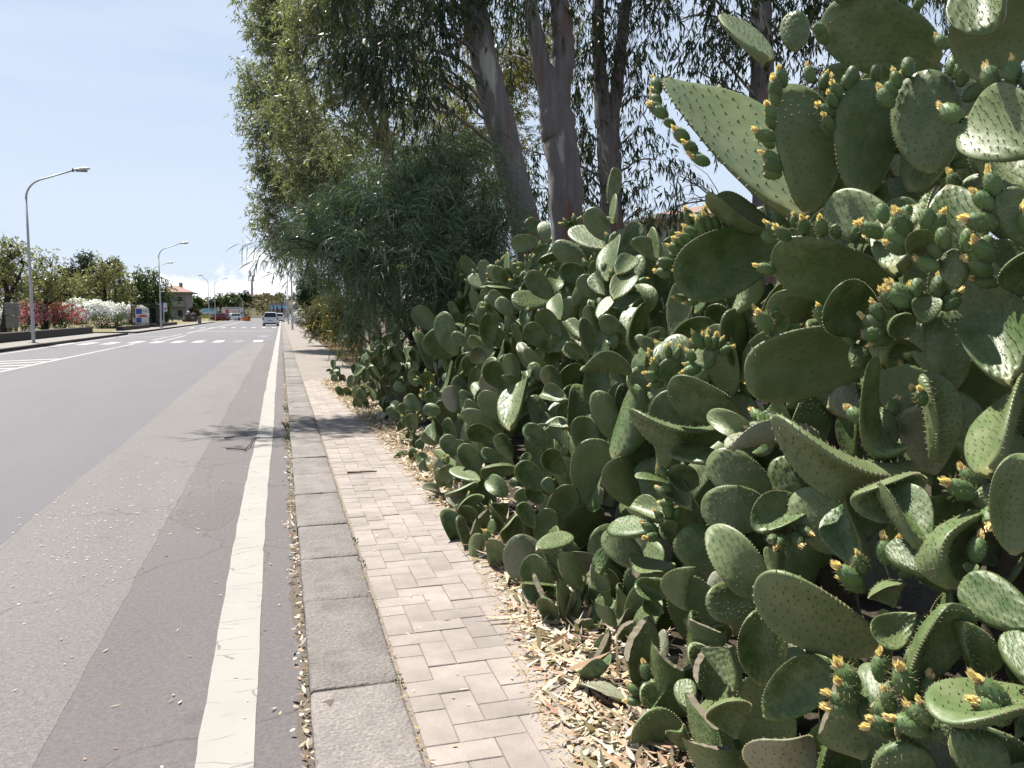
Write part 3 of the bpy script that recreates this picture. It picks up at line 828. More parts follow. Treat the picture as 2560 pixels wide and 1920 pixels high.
def hero(x0, y0, x1, y1, w, lit=0, off=0.0, nf=0, fr=(-.9, .9), mesh=None, A=1.18, B=.24, ext=0.0, dt=0.0, fsize=None):
    """pad whose base/tip were read off the photograph; it stands on the hedge's leaning face"""
    pc = onplane(.5 * (x0 + x1), .5 * (y0 + y1), A + off, B)
    dep = (pc - CAMP).dot(_fw)
    Lp = math.hypot(x1 - x0, y1 - y0) / F_PX * dep
    lean = (.85 if mesh is None else .45) if lit else hr.uniform(-.12, .12)      # a sunlit face leans away from the road
    if y1 > y0: lean *= -.6
    p0 = CAMP + ray(x0, y0) * (dep - lean * Lp * .5)
    p1 = CAMP + ray(x1, y1) * (dep + lean * Lp * .5 + dt)
    axis = p1 - p0
    view = (CAMP - (p0 + p1) * .5).normalized()
    L = axis.length
    wa = w / F_PX * dep
    z = axis.normalized()
    n0 = (view - z * view.dot(z)).normalized()
    wt = max(wa, L * hr.uniform(.54, .62))
    ca = max(.12, min(1, wa / wt)); an = math.acos(ca)
    best = None
    for s in (1, -1):
        n = Matrix.Rotation(s * an, 3, z) @ n0
        v = n.dot(SUNV) * (1 if lit else -1)
        if best is None or v > best[0]: best = (v, n)
    n = best[1]
    me = mesh or (PADS[hr.choice((0, 6, 9))] if lit else hr.choice(PADS))
    o, Mw, f = add_pad(p0 - z * L * .02, z, n, L * 1.02, wt, hr.uniform(.027, .036) * (1.25 if L > .3 else 1), me)
    for k in range(nf):
        a = fr[0] + (fr[1] - fr[0]) * (k + .5) / nf + hr.uniform(-.05, .05)
        add_fruit(o, Mw, f, a, wt, L, me.get('pk', .6), hr, fsize)
    return o
# --- upper right, source pixels = 1600 + x/2.304, y/2.304
def cA(x, y): return 1600 + x / 2.304, y / 2.304
def H1(b, t, w, **k): hero(*cA(*b), *cA(*t), w / 2.304, **k)
H1((890, 1235), (270, 480), 400, lit=1, nf=18, fr=(-.7, 1.15))
H1((985, 1205), (930, 440), 345, off=-.03, nf=16, fr=(-.65, 1.2))
H1((1270, 1140), (1320, 450), 350, off=.10, nf=12, fr=(-.7, .7))
H1((1680, 990), (1640, 385), 380, off=.14, nf=8, fr=(-.6, .5))
H1((735, 350), (500, 95), 105, lit=1, off=.12)
H1((900, 290), (890, 50), 165, off=.22)
H1((1720, 330), (1070, 120), 400, off=.20, nf=10, fr=(-1.0, .2))
H1((2020, 480), (2040, 60), 460, off=.04, nf=3)
H1((1990, -220), (2040, 195), 300, lit=1, off=-.12)
H1((2330, 830), (1875, 640), 430, lit=1, off=-.05, nf=4, fr=(-.9, .2), dt=.02)
H1((2160, 1190), (1950, 860), 215, lit=1, off=.04)
H1((1480, 1320), (1060, 1200), 300, lit=1, off=.08)
H1((790, 1330), (375, 1265), 100, lit=1, nf=5, fr=(-.9, .1), mesh=CURL[2])
H1((790, 1390), (180, 1640), 385, off=.0, nf=12, fr=(-1.0, .3))
H1((1440, 1650), (770, 1450), 350, off=.05, nf=6, fr=(-.9, .2))
H1((1400, 1880), (1015, 1700), 330, off=-.07, nf=0)
H1((1480, 1560), (1660, 1170), 230, lit=1, off=.06, nf=3)
H1((1780, 1090), (1870, 1490), 300, lit=1, off=.02)
H1((2010, 1300), (1930, 1000), 230, off=.1, nf=5)
H1((2260, 1420), (2090, 1090), 210, off=-.05, nf=5)
H1((2330, 1700), (2100, 1400), 300, off=.02, nf=6)
H1((1650, 1560), (1590, 1330), 150, off=-.12, nf=6, fr=(-.8, .8))
H1((1830, 1650), (1790, 1420), 160, off=-.10, nf=5)
H1((430, 1440), (280, 1300), 130, off=.08, nf=5)
H1((1480, 1480), (1460, 1240), 120, off=.02, nf=4)
H1((880, 1400), (840, 1330), 120, off=.04, nf=4)
H1((2240, 1250), (2200, 960), 250, off=.15)
H1((1560, 880), (1480, 660), 260, off=.22)
H1((1160, 1180), (1080, 900), 260, off=.2)
H1((1560, 1100), (1800, 700), 240, off=.25, nf=4)
# --- middle right, source pixels = 1600 + x/2.304, 720 + y/2.304
def cB(x, y): return 1600 + x / 2.304, 720 + y / 2.304
def H2(b, t, w, **k): hero(*cB(*b), *cB(*t), w / 2.304, **k)
H2((1400, 350), (575, 430), 390, off=.02, nf=4, fr=(-1, 1))
H2((2140, 545), (2060, 125), 340, lit=1, off=-.02)
H2((2020, 1060), (2150, 540), 195, lit=1, off=-.05, nf=3)
H2((570, 730), (165, 550), 230, lit=0, off=-.05)
H2((645, 845), (415, 735), 140, off=-.08)
H2((480, 835), (-40, 870), 155, off=-.06)
H2((1015, 850), (480, 865), 100, off=-.02, mesh=PADS_OLD[0])
H2((1505, 965), (1145, 740), 120, lit=1, off=-.06, mesh=CURL[0])
H2((1570, 1075), (808, 1040), 195, off=-.10)
H2((1625, 1095), (1205, 1230), 215, off=-.12)
H2((1630, 1495), (1375, 1160), 160, lit=1, off=-.14)
H2((1740, 1720), (1680, 1150), 165, lit=1, off=-.13, mesh=CURL[1])
H2((2150, 1520), (2200, 950), 310, off=-.16)
H2((1290, 1600), (1190, 1240), 190, lit=1, off=-.04)
H2((745, 1215), (420, 985), 260, off=.04)
H2((745, 1290), (395, 1270), 275, off=.02)
H2((960, 1230), (655, 1400), 210, lit=1, off=-.04, nf=4, fr=(.1, .9))
H2((1180, 1510), (930, 1220), 290, off=.04)
H2((1100, 690), (1330, 590), 260, off=.18, mesh=PADS_OLD[1])
H2((1700, 1060), (1560, 680), 240, off=.10, mesh=PADS_OLD[0], nf=3)
H2((1720, 1000), (1690, 480), 130, off=.0, nf=2)
H2((1790, 580), (1820, 120), 230, off=.05)
H2((1560, 260), (1420, 150), 160, off=-.06, nf=8, fr=(-1.0, 1.0))
H2((1640, 200), (1660, 40), 160, off=-.05, nf=6)
H2((180, 480), (140, 300), 170, off=.10)
H2((260, 560), (120, 430), 160, off=-.02, nf=6)
H2((430, 440), (330, 380), 120, off=.0, nf=6)
H2((330, 1130), (160, 1050), 150, off=-.02, nf=3)
H2((300, 1270), (180, 1130), 130, lit=1, off=.0, nf=5)
H2((140, 1340), (-60, 1270), 110, lit=1, off=-.06)
H2((480, 1000), (180, 930), 110, lit=1, off=-.02)
H2((1060, 1020), (1010, 870), 130, off=.08)
H2((470, 1600), (240, 1400), 260, off=.08)
H2((1230, 450), (1360, 300), 160, off=.0, nf=5)
H2((2080, 1150), (1960, 1260), 150, lit=1, off=-.02, nf=4)
H2((860, 820), (740, 700), 170, lit=1, off=.02, nf=4)
H2((1380, 420), (1440, 170), 150, lit=1, off=-.03, mesh=CURL[1])
H2((760, 300), (800, 180), 130, off=.1, nf=3)
H2((1460, 900), (1330, 700), 150, lit=1, off=.02, nf=2)
# --- bottom right, source pixels = 1280 + x/1.728, 1300 + y/1.728
def cC(x, y): return 1280 + x / 1.728, 1300 + y / 1.728
def H3(b, t, w, **k): hero(*cC(*b), *cC(*t), w / 1.728, **dict(dict(A=1.16, B=.26), **k))
H3((1075, 325), (895, 75), 195, off=-.03)
H3((1065, 320), (845, 385), 175, lit=1, off=.02)
H3((1140, 255), (1130, 103), 92, off=-.04)
H3((1565, 560), (1078, 260), 265, off=-.14)
H3((1080, 700), (1085, 380), 205, off=-.07)
H3((1735, 415), (1545, 545), 150, off=-.17)
H3((1745, 720), (1810, 322), 165, off=-.19)
H3((1100, 845), (1345, 590), 205, off=-.10)
H3((960, 915), (885, 685), 195, off=-.06)
H3((705, 1080), (575, 805), 235, off=-.02)
H3((765, 995), (690, 885), 92, off=-.03)
H3((665, 770), (680, 500), 150, off=.0, mesh=CUTS[0])
H3((870, 770), (780, 540), 130, off=.0, mesh=CUTS[1])
H3((975, 730), (900, 400), 110, lit=1, off=.0, mesh=CUTS[2])
H3((890, 590), (790, 400), 130, off=.04, mesh=CUTS[3])
H3((1250, 1260), (1090, 838), 310, off=-.12, mesh=PADS_OLD[2])
H3((1510, 1010), (1320, 640), 280, off=-.15, mesh=CUTS[4])
H3((560, 720), (510, 400), 150, off=.04, mesh=CUTS[1])
H3((695, 205), (380, 255), 105, lit=1, off=-.02, mesh=CUTS[2])
H3((195, 300), (42, 280), 76, off=-.03)
H3((230, 430), (225, 235), 62, off=-.0, mesh=CUTS[3])
H3((290, 300), (260, 70), 80, off=.03, mesh=CUTS[0])
H3((380, 230), (390, 60), 95, off=.0, mesh=CUTS[4], lit=1)
H3((300, 540), (270, 340), 80, off=.03, mesh=CUTS[2])
H3((420, 300), (300, 210), 90, off=.0, mesh=CUTS[1])
H3((440, 460), (410, 330), 70, off=.0, mesh=CUTS[0])
H3((660, 330), (530, 270), 90, off=.0)
H3((740, 380), (720, 190), 85, off=.0)
H3((650, 400), (560, 350), 70, off=.02)
H3((850, 640), (770, 530), 110, off=.03)
H3((870, 1071), (790, 720), 120, off=-.05, mesh=CUTS[3], lit=1)
H3((960, 1180), (830, 850), 200, off=-.10, mesh=CUTS[0])
H3((760, 820), (740, 690), 100, off=.03, lit=1)
H3((1785, 230), (1625, 105), 115, lit=1, off=-.14)
H3((2260, 460), (1940, 270), 215, lit=1, off=-.12)
H3((1935, 440), (2050, 705), 135, off=-.14)
H3((2270, 720), (2145, 485), 150, lit=1, off=-.14)
H3((2330, 770), (1855, 830), 145, lit=1, off=-.2)
H3((1760, 1230), (1640, 965), 260, off=-.22)
H3((2090, 1150), (2000, 960), 220, off=-.22)
H3((1620, 900), (1560, 700), 180, off=-.17, nf=9, fr=(-1.1, 1.1))
H3((1780, 960), (1700, 780), 180, off=-.19, nf=9, fr=(-1.1, 1.1))
H3((1900, 960), (1850, 850), 150, off=-.20, nf=6)
H3((2230, 900), (2200, 820), 120, off=-.20, nf=4)
H3((1640, 350), (1560, 200), 160, off=-.06, nf=6)
H3((1720, 520), (1560, 420), 120, lit=1, off=-.1)
H3((1980, 230), (1985, 180), 60, off=-.1, nf=1, fr=(-.1, .1))
H3((1250, 820), (1190, 760), 150, lit=1, off=-.06)
H3((610, 1071), (490, 880), 60, lit=1, off=-.03, mesh=CURL[0])
H3((540, 830), (290, 660), 55, lit=1, off=-.04, mesh=CURL[1])
H3((640, 800), (570, 700), 120, off=.0, nf=5)
H3((100, 30), (40, -80), 70, off=.0)
H3((110, 130), (250, 60), 80, off=-.02, lit=1)
H3((560, 190), (410, 70), 130, off=.0)
H3((640, 40), (420, 30), 90, off=-.02, lit=1)
H3((700, 60), (640, 10), 90, off=.0, nf=5)
# --- crown of the middle hedge, source pixels = 1200 + x/3.456, 440 + y/3.456
def cD(x, y): return 1200 + x / 3.456, 440 + y / 3.456
def H4(b, t, w, **k): hero(*cD(*b), *cD(*t), w / 3.456, **dict(dict(A=1.2, B=.5), **k))
H4((505, 560), (265, 595), 150)
H4((585, 570), (528, 383), 118)
H4((500, 490), (410, 368), 110)
H4((912, 765), (635, 575), 190)
H4((1065, 640), (795, 445), 185, lit=1)
H4((1105, 550), (925, 290), 195, off=-.05)
H4((1160, 405), (1155, 187), 68, lit=1)
H4((1260, 620), (1375, 395), 160, off=.1)
H4((1565, 722), (1315, 545), 165, off=-.02)
H4((1560, 700), (1470, 475), 110, lit=1)
H4((1125, 240), (1120, -60), 100, off=.1)
H4((1110, 900), (1155, 525), 185, lit=1)
H4((1185, 855), (1335, 680), 175, lit=1)
H4((1165, 1065), (1305, 825), 205, lit=1, nf=2)
H4((1085, 1025), (1010, 825), 130, lit=1, nf=2)
H4((1068, 1060), (845, 885), 185)
H4((915, 835), (685, 835), 170)
H4((618, 1052), (405, 838), 185, off=-.05)
H4((625, 1070), (280, 1085), 165, lit=1, off=-.02, nf=2, fr=(.3, .9))
H4((700, 1375), (508, 1188), 175)
H4((575, 1445), (398, 1305), 175)
H4((850, 1400), (730, 1260), 110, lit=1)
H4((952, 1535), (855, 1228), 135, off=-.04)
H4((1290, 1450), (1045, 1215), 165)
H4((1325, 1535), (1255, 1138), 128, off=-.03)
H4((1000, 1360), (920, 1130), 150)
H4((1180, 1480), (1110, 1360), 120)
H4((1500, 1540), (1470, 1350), 80)
H4((1450, 1500), (1400, 1360), 70)
H4((1530, 1520), (1545, 1370), 60)
H4((1765, 1665), (1645, 1392), 265, off=-.1, B=.35)
H4((1300, 1690), (870, 1600), 150, off=-.15)
H4((900, 1560), (720, 1470), 140)
H4((600, 1680), (380, 1500), 130)
H4((310, 1750), (190, 1550), 140)
H4((160, 920), (70, 770), 100); H4((300, 960), (140, 770), 110); H4((350, 880), (285, 755), 80); H4((260, 860), (225, 680), 60, lit=1)
H4((320, 1000), (45, 960), 110); H4((250, 1140), (80, 1000), 130); H4((280, 1190), (140, 1070), 130)
H4((760, 700), (520, 640), 90); H4((700, 1240), (630, 1030), 160, lit=1); H4((1480, 1160), (1420, 900), 130)
H4((1030, 1230), (1130, 1040), 120, lit=1, nf=3, fr=(-.6, .6)); H4((950, 870), (1000, 750), 90, nf=4); H4((440, 790), (400, 740), 80, nf=5)
H4((800, 450), (780, 400), 70, nf=4); H4((1110, 420), (1095, 350), 60, nf=2); H4((340, 960), (330, 880), 60, nf=4); H4((120, 1190), (80, 1120), 70, nf=4)
H4((1700, 1700), (1560, 1560), 130, off=-.1, nf=8); H4((1980, 1560), (2000, 1480), 140, off=-.1, nf=7)
# --- front of the middle hedge, source pixels = 780 + x/3.456, 780 + y/3.456
def cE(x, y): return 780 + x / 3.456, 780 + y / 3.456
def H5(b, t, w, **k): hero(*cE(*b), *cE(*t), w / 3.456, **dict(dict(A=1.12, B=.5), **k))
H5((1245, 365), (1085, 12), 200, off=-.05); H5((1060, 150), (880, -40), 170); H5((1020, 480), (930, 150), 110); H5((1230, 370), (990, 190), 260, off=.05)
H5((1340, 290), (1215, 175), 110, off=-.04); H5((1500, 320), (1345, 225), 120, off=-.04); H5((1540, 330), (1500, 20), 170)
H5((1700, 665), (1490, 450), 195, off=-.03); H5((1752, 605), (1690, 365), 155); H5((1782, 735), (1672, 525), 105, off=-.04)
H5((1715, 1010), (1835, 595), 195, lit=1, nf=2, fr=(.2, .8)); H5((1692, 935), (1450, 700), 195, off=-.04); H5((1645, 1035), (1275, 890), 160, off=-.05)
H5((1605, 1105), (1345, 985), 165, off=-.08); H5((1442, 1375), (1285, 1145), 175, off=-.05); H5((1530, 1260), (1440, 1095), 120)
H5((1640, 1290), (1465, 1190), 110, off=-.04); H5((1725, 1262), (1590, 1055), 145, off=-.05); H5((1762, 1355), (1470, 1310), 115, off=-.08)
H5((2052, 1155), (1835, 985), 165, off=-.05); H5((1975, 1535), (1785, 1295), 205, off=-.08); H5((1685, 1585), (1505, 1430), 165, off=-.1)
H5((2185, 1405), (1985, 1185), 185, off=-.06); H5((870, 1265), (708, 1240), 82, off=-.03); H5((925, 1310), (870, 1170), 80); H5((960, 1180), (905, 1110), 80)
H5((1220, 1355), (1070, 1180), 100, lit=1, off=-.03); H5((1200, 1515), (1065, 1355), 110, off=-.05, mesh=CUTS[0]); H5((1442, 1465), (1205, 1350), 115, lit=1, off=-.06)
H5((1430, 1480), (1155, 1610), 90, off=-.08); H5((1480, 1590), (1235, 1650), 120, off=-.1); H5((1255, 1240), (1130, 1070), 150, off=-.02); H5((1100, 1130), (950, 1040), 130)
H5((1070, 1110), (1045, 960), 90, lit=1); H5((1250, 1090), (1170, 910), 100); H5((1110, 870), (960, 820), 120); H5((1230, 860), (1170, 640), 150, mesh=PADS_OLD[0])
H5((1060, 680), (960, 530), 120); H5((910, 640), (860, 500), 110); H5((810, 680), (700, 620), 90); H5((930, 850), (810, 720), 120, off=-.02); H5((850, 930), (765, 790), 100, off=-.02)
H5((740, 930), (655, 820), 90, off=-.02); H5((760, 860), (690, 770), 80); H5((880, 1040), (850, 880), 110, nf=6, fr=(-1, .8)); H5((1050, 800), (1010, 680), 110, nf=8)
H5((1000, 640), (960, 560), 100, nf=6); H5((540, 580), (510, 450), 70); H5((600, 600), (570, 450), 90, off=.1); H5((720, 440), (660, 340), 100, off=.15)
H5((530, 760), (480, 620), 60, lit=1); H5((430, 700), (370, 660), 110); H5((200, 620), (85, 590), 65, off=-.04); H5((190, 560), (130, 500), 60); H5((230, 540), (195, 470), 70)
H5((640, 560), (720, 530), 60, lit=1, off=.02, mesh=CURL[2]); H5((400, 500), (430, 400), 60, lit=1, mesh=CURL[0]); H5((960, 1270), (990, 1400), 60)
H5((2030, 290), (1850, 120), 170); H5((2140, 690), (2000, 470), 170, off=-.03); H5((2060, 350), (2000, 230), 120, off=.1); H5((1960, 580), (1900, 430), 120, off=.05)
H5((1870, 590), (1850, 500), 90, lit=1); H5((2200, 760), (1990, 700), 150, lit=1); H5((2210, 1000), (2050, 960), 90, lit=1, off=-.05); H5((2210, 870), (2110, 830), 120, off=-.03)
H5((1780, 1500), (1720, 1440), 90); H5((1990, 1640), (1840, 1510), 130); H5((1850, 1640), (1770, 1540), 130); H5((2090, 1560), (2000, 1440), 120); H5((1800, 1290), (1900, 1230), 90)
H5((1860, 380), (1790, 270), 100, mesh=PADS_OLD[1]); H5((1500, 420), (1380, 350), 150, mesh=PADS_OLD[2]); H5((1580, 640), (1450, 580), 180, mesh=PADS_OLD[0], off=.1)

# --- the rest of the hedge grows pad upon pad behind and between
gr = random.Random(2024)
def front(y):                    # where the hedge meets the litter
    return 1.16 + .10 * math.sin(y * .9) - (max(0, y - 8) * .035)
def hmax(x, y):
    d = x - front(y)
    if y < 3.6: return min(2.75, .55 + d * 3.4)
    if y < 11: return min(2.15, .38 + d * 1.75)
    if y < 13: return min(1.5, .4 + d * 1.5)
    return min(.85 if y > 14.5 else 1.0, .34 + d * 1.3)
grid = {}
def near(c, dmin):
    k = tuple(int(math.floor(v / .25)) for v in c)
    for dx in (-1, 0, 1):
        for dy in (-1, 0, 1):
            for dz in (-1, 0, 1):
                for q in grid.get((k[0] + dx, k[1] + dy, k[2] + dz), ()):
                    if (q - c).length < dmin: return True
    return False
def reg(c): grid.setdefault(tuple(int(math.floor(v / .25)) for v in c), []).append(c)
for p in PADPOS: reg(Vector(p))
NG = 0
def grow(base, axis, nrm, gen, L):
    global NG
    stack = [(base, axis, nrm, gen, L)]
    while stack and NG < 1900:
        base, axis, nrm, gen, L = stack.pop()
        c = base + axis * L * .55
        tip = base + axis * L
        if gen > 0:
            if tip.z > hmax(tip.x, tip.y) or tip.z < .1 or tip.x < front(tip.y) - .02 or tip.x > 3.4 or near(c, .12): continue
            if 0 < c.y < 3.5 and c.x < 1.40 + .30 * c.z: continue     # keep the photographed pads in front
            if c.y < 12 and c.x < 1.34 + .50 * c.z and c.z > .35: continue
        if not (-.9 < base.y < 17.3): continue
        rr = gr.random()
        if gen > 0 and rr < .05 and base.z < .6: me = gr.choice(CUTS)
        elif base.z < .35 and rr < .25: me = gr.choice(PADS_OLD)
        elif rr > .96: me = gr.choice(CURL)
        else: me = gr.choice(PADS)
        wd = L * gr.uniform(.52, .68)
        o, Mw, f = add_pad(base, axis, nrm, L, wd, gr.uniform(.026, .036), me)
        reg(c); NG += 1
        kids = gr.choice((2, 2, 3, 3)) if gen < 8 else 0
        if tip.z > hmax(tip.x, tip.y) - .3 and gr.random() < .40 and base.y < 12:
            for k in range(gr.randint(2, 6)): add_fruit(o, Mw, f, gr.uniform(-.9, .9), wd, L, me.get('pk', .6), gr)
        x, y, z = f
        for k in range(kids):
            a = gr.uniform(-.9, .9)
            b2 = base + z * L * (1 - .22 * abs(a)) * .96 + x * (wd * .42 * a)
            d2 = (z * .55 + x * a * .75 + Vector((-.05, 0, .55)) + Vector((gr.uniform(-1, 1), gr.uniform(-1, 1), gr.uniform(-.6, .6))) * .5).normalized()
            nn = Vector((gr.uniform(-1.1, .5), gr.uniform(-1.2, .3), gr.uniform(-.3, 1.3))) + y * .3
            stack.insert(0, (b2, d2, nn, gen + 1, min(.42, max(.2, L * gr.uniform(.82, 1.08)))))
seeds = []
for i in range(330):
    y = gr.uniform(.3, 17); y = y if gr.random() < .8 else gr.uniform(3, 9)
    x = front(y) + .05 + gr.random() ** 1.2 * 1.9
    seeds.append((x, y))
for i in range(170):
    y = gr.uniform(.2, 4.2); seeds.append((1.3 + gr.random() * 1.3, y))
for (x, y) in seeds:
    ax = Vector((gr.uniform(-.5, .4), gr.uniform(-.5, .4), 1)).normalized()
    b = Vector((x, y, .03))
    Ls = gr.uniform(.26, .42) * (.8 if y > 11 else 1)
    if x < front(y) + .25: Ls = gr.uniform(.2, .28)
    if near(b + ax * Ls * .5, .10): continue
    grow(b, ax, Vector((gr.uniform(-1, 1), gr.uniform(-1, .4), gr.uniform(-.2, .4))), 0, Ls)
# trimmed stubs along the pavement edge
for i in range(70):
    y = gr.uniform(1.5, 5.2); x = front(y) + gr.uniform(-.04, .30)
    ax = Vector((gr.uniform(-.5, .3), gr.uniform(-.5, .4), 1)).normalized(); L_ = gr.uniform(.14, .27)
    if near(Vector((x, y, .06)) + ax * L_ * .5, .085): continue
    add_pad(Vector((x, y, .06)), ax, Vector((gr.uniform(-1, .6), gr.uniform(-1, .3), gr.uniform(-.2, .5))), L_, L_ * gr.uniform(.5, .7), gr.uniform(.022, .03), gr.choice(CUTS + CUTS + PADS))
    reg(Vector((x, y, .06)) + ax * L_ * .5)
for i in range(150):
    y = gr.uniform(.7, 3.9); x = gr.uniform(1.3, 2.1); L_ = gr.uniform(.2, .38)
    ax = Vector((gr.uniform(-.7, .3), gr.uniform(-.6, .4), gr.uniform(.5, 1))).normalized(); b = Vector((x, y, .06))
    if near(b + ax * L_ * .5, .12): continue
    o, Mw, f_ = add_pad(b, ax, Vector((gr.uniform(-1, .4), gr.uniform(-1, .2), gr.uniform(-.1, .8))), L_, L_ * gr.uniform(.55, .7), gr.uniform(.026, .034), gr.choice(PADS + PADS_OLD)); reg(b + ax * L_ * .5)
for i in range(60):
    y = gr.uniform(11.5, 17); x = front(y) + gr.uniform(-.03, .5)
    ax = Vector((gr.uniform(-.5, .3), gr.uniform(-.5, .4), 1)).normalized()
    grow(Vector((x, y, .05)), ax, Vector((gr.uniform(-1, .6), gr.uniform(-1, .3), gr.uniform(-.2, .5))), 0, gr.uniform(.2, .32))
# upper pads of the tall plants start from woody stems
for (x, y, h) in [(2.05, 1.2, 1.25), (2.3, 2.1, 1.45), (2.6, 1.5, 1.5), (2.4, 3.0, 1.3), (2.8, 2.6, 1.6), (2.6, 4.4, 1.1), (2.7, 5.9, 1.1), (2.7, 7.4, 1.0), (2.6, 9.2, 1.0), (2.1, .6, 1.2), (2.6, .8, 1.4)]:
    d = plant_for(Vector((x, y, 0))); mb = MB()
    pts = []; q = Vector((x, y, -.05)); dr = Vector((gr.uniform(-.15, .15), gr.uniform(-.15, .15), 1))
    k = 0
    while q.z < h:
        pts.append(q.copy()); dr = (dr + Vector((gr.uniform(-.3, .3), gr.uniform(-.3, .3), .25))).normalized(); q = q + dr * .18
    rad = [.10 * (1 - .7 * (i / len(pts)) ** 2) * (1.25 if i % 2 else .78) for i in range(len(pts))]; rad[-1] = .012
    mb.tube([p - d['e'].location for p in pts], rad, 9, jit=.12, rng=gr)
    link('stem', mb.mesh('stem', M['cork']), d['e'])
    for i in range(3, len(pts)):
        for k in range(2):
            dd = Vector((gr.uniform(-1, .8), gr.uniform(-1, .8), gr.uniform(.2, 1.2))).normalized()
            grow(pts[i] + dd * .04, dd, Vector((gr.uniform(-1, 1), gr.uniform(-1, .5), gr.uniform(-.3, .6))), 1, gr.uniform(.30, .44))
print('PADS', sum(len(d['pads']) for d in PLANTS), NG, [len(d['pads']) for d in PLANTS])
# ------------------------------------------------------------------ foliage machinery
rs = np.random.default_rng(11)
def unit(a): return a / np.maximum(np.linalg.norm(a, axis=1, keepdims=True), 1e-9)
def leaf_mesh(name, P, D, L, Wd, mat, curl=.0, curved=False, rnd=None, flat=None, grav=-1.0):
    n = len(P); D = unit(D)
    Rv = rs.normal(size=(n, 3)) if flat is None else flat
    Sd = unit(np.cross(D, Rv)); L = L[:, None]; Wd = Wd[:, None]
    Gv = np.array([0, 0, grav]) * curl
    r = rnd if rnd is not None else rs.random(n)
    if not curved:
        V = np.stack([P, P + D * L * .45 + Sd * Wd * .5 + Gv * L * .15, P + D * L + Gv * L * .6, P + D * L * .45 - Sd * Wd * .5 + Gv * L * .15], 1).reshape(-1, 3)
        Fq = np.arange(n * 4).reshape(n, 4); k = 4
    else:
        c1 = P + D * L * .33 + Gv * L * .06; c2 = P + D * L * .68 + Gv * L * .3; c3 = P + D * L + Gv * L * .75
        V = np.stack([P, c1 + Sd * Wd * .5, c1 - Sd * Wd * .5, c2 + Sd * Wd * .42, c2 - Sd * Wd * .42, c3], 1).reshape(-1, 3)
        b = (np.arange(n) * 6)[:, None]
        Fq = np.concatenate([b + np.array([q]) for q in ((0, 2, 1), (1, 2, 4), (1, 4, 3), (3, 4, 5))], 1).reshape(-1, 3); k = 6
    return np_mesh(name, V, Fq, [mat], rnd=np.repeat(r, k))
def subclumps(blobs, m=9, sub=.42, low=.5):
    """blobs [(centre, radius or (rx,ry,rz))] -> list of (centre, r) small clumps with gaps between"""
    out = []
    for c, rad in blobs:
        rad = np.array(rad if hasattr(rad, '__len__') else (rad, rad, rad), float)
        for i in range(m):
            d = rs.normal(size=3); d /= np.linalg.norm(d)
            f = low + (1 - low) * rs.random()
            out.append((np.array(c) + d * rad * f, rad.mean() * sub * (.6 + .8 * rs.random())))
    return out
def spray_leaves(cl, total, per=14, twig=.7, droop=.8, spread=.6):
    """leaves hang along drooping twigs inside the clumps"""
    w = np.array([r * r for _, r in cl]); w = w / w.sum()
    ns = np.maximum(1, (w * total / per)).astype(int)
    C = np.repeat(np.array([c for c, _ in cl]), ns, 0); Rr = np.repeat(np.array([r for _, r in cl]), ns)
    n = len(C)
    d = unit(rs.normal(size=(n, 3)))
    o = C + d * (Rr * rs.random(n) ** .45)[:, None]
    tw = unit(d * .7 + rs.normal(size=(n, 3)) * .5 + np.array([0, 0, -droop]))
    tl = twig * (.6 + .8 * rs.random(n))
    t = rs.random((n, per))
    sag = np.array([0, 0, -1.0])
    P = o[:, None, :] + tw[:, None, :] * (t * tl[:, None])[:, :, None] + sag * (t ** 2 * tl[:, None] * .3 * droop)[:, :, None]
    P = P.reshape(-1, 3)
    D = np.repeat(tw, per, 0) * .5 + rs.normal(size=(n * per, 3)) * spread + np.array([0, 0, -droop])
    shade = np.repeat(rs.random(n), per)
    return P, D, shade
def curve_pts(a, b, k=6, sag=.12, jit=.06):
    a = np.array(a, float); b = np.array(b, float); l = np.linalg.norm(b - a)
    pts = []
    off = rs.normal(size=3) * l * jit
    for i in range(k + 1):
        t = i / k
        pts.append(a * (1 - t) + b * t + off * math.sin(math.pi * t) + np.array([0, 0, l * sag * math.sin(math.pi * t)]) + (rs.normal(size=3) * l * .012 if 0 < i < k else 0))
    return pts
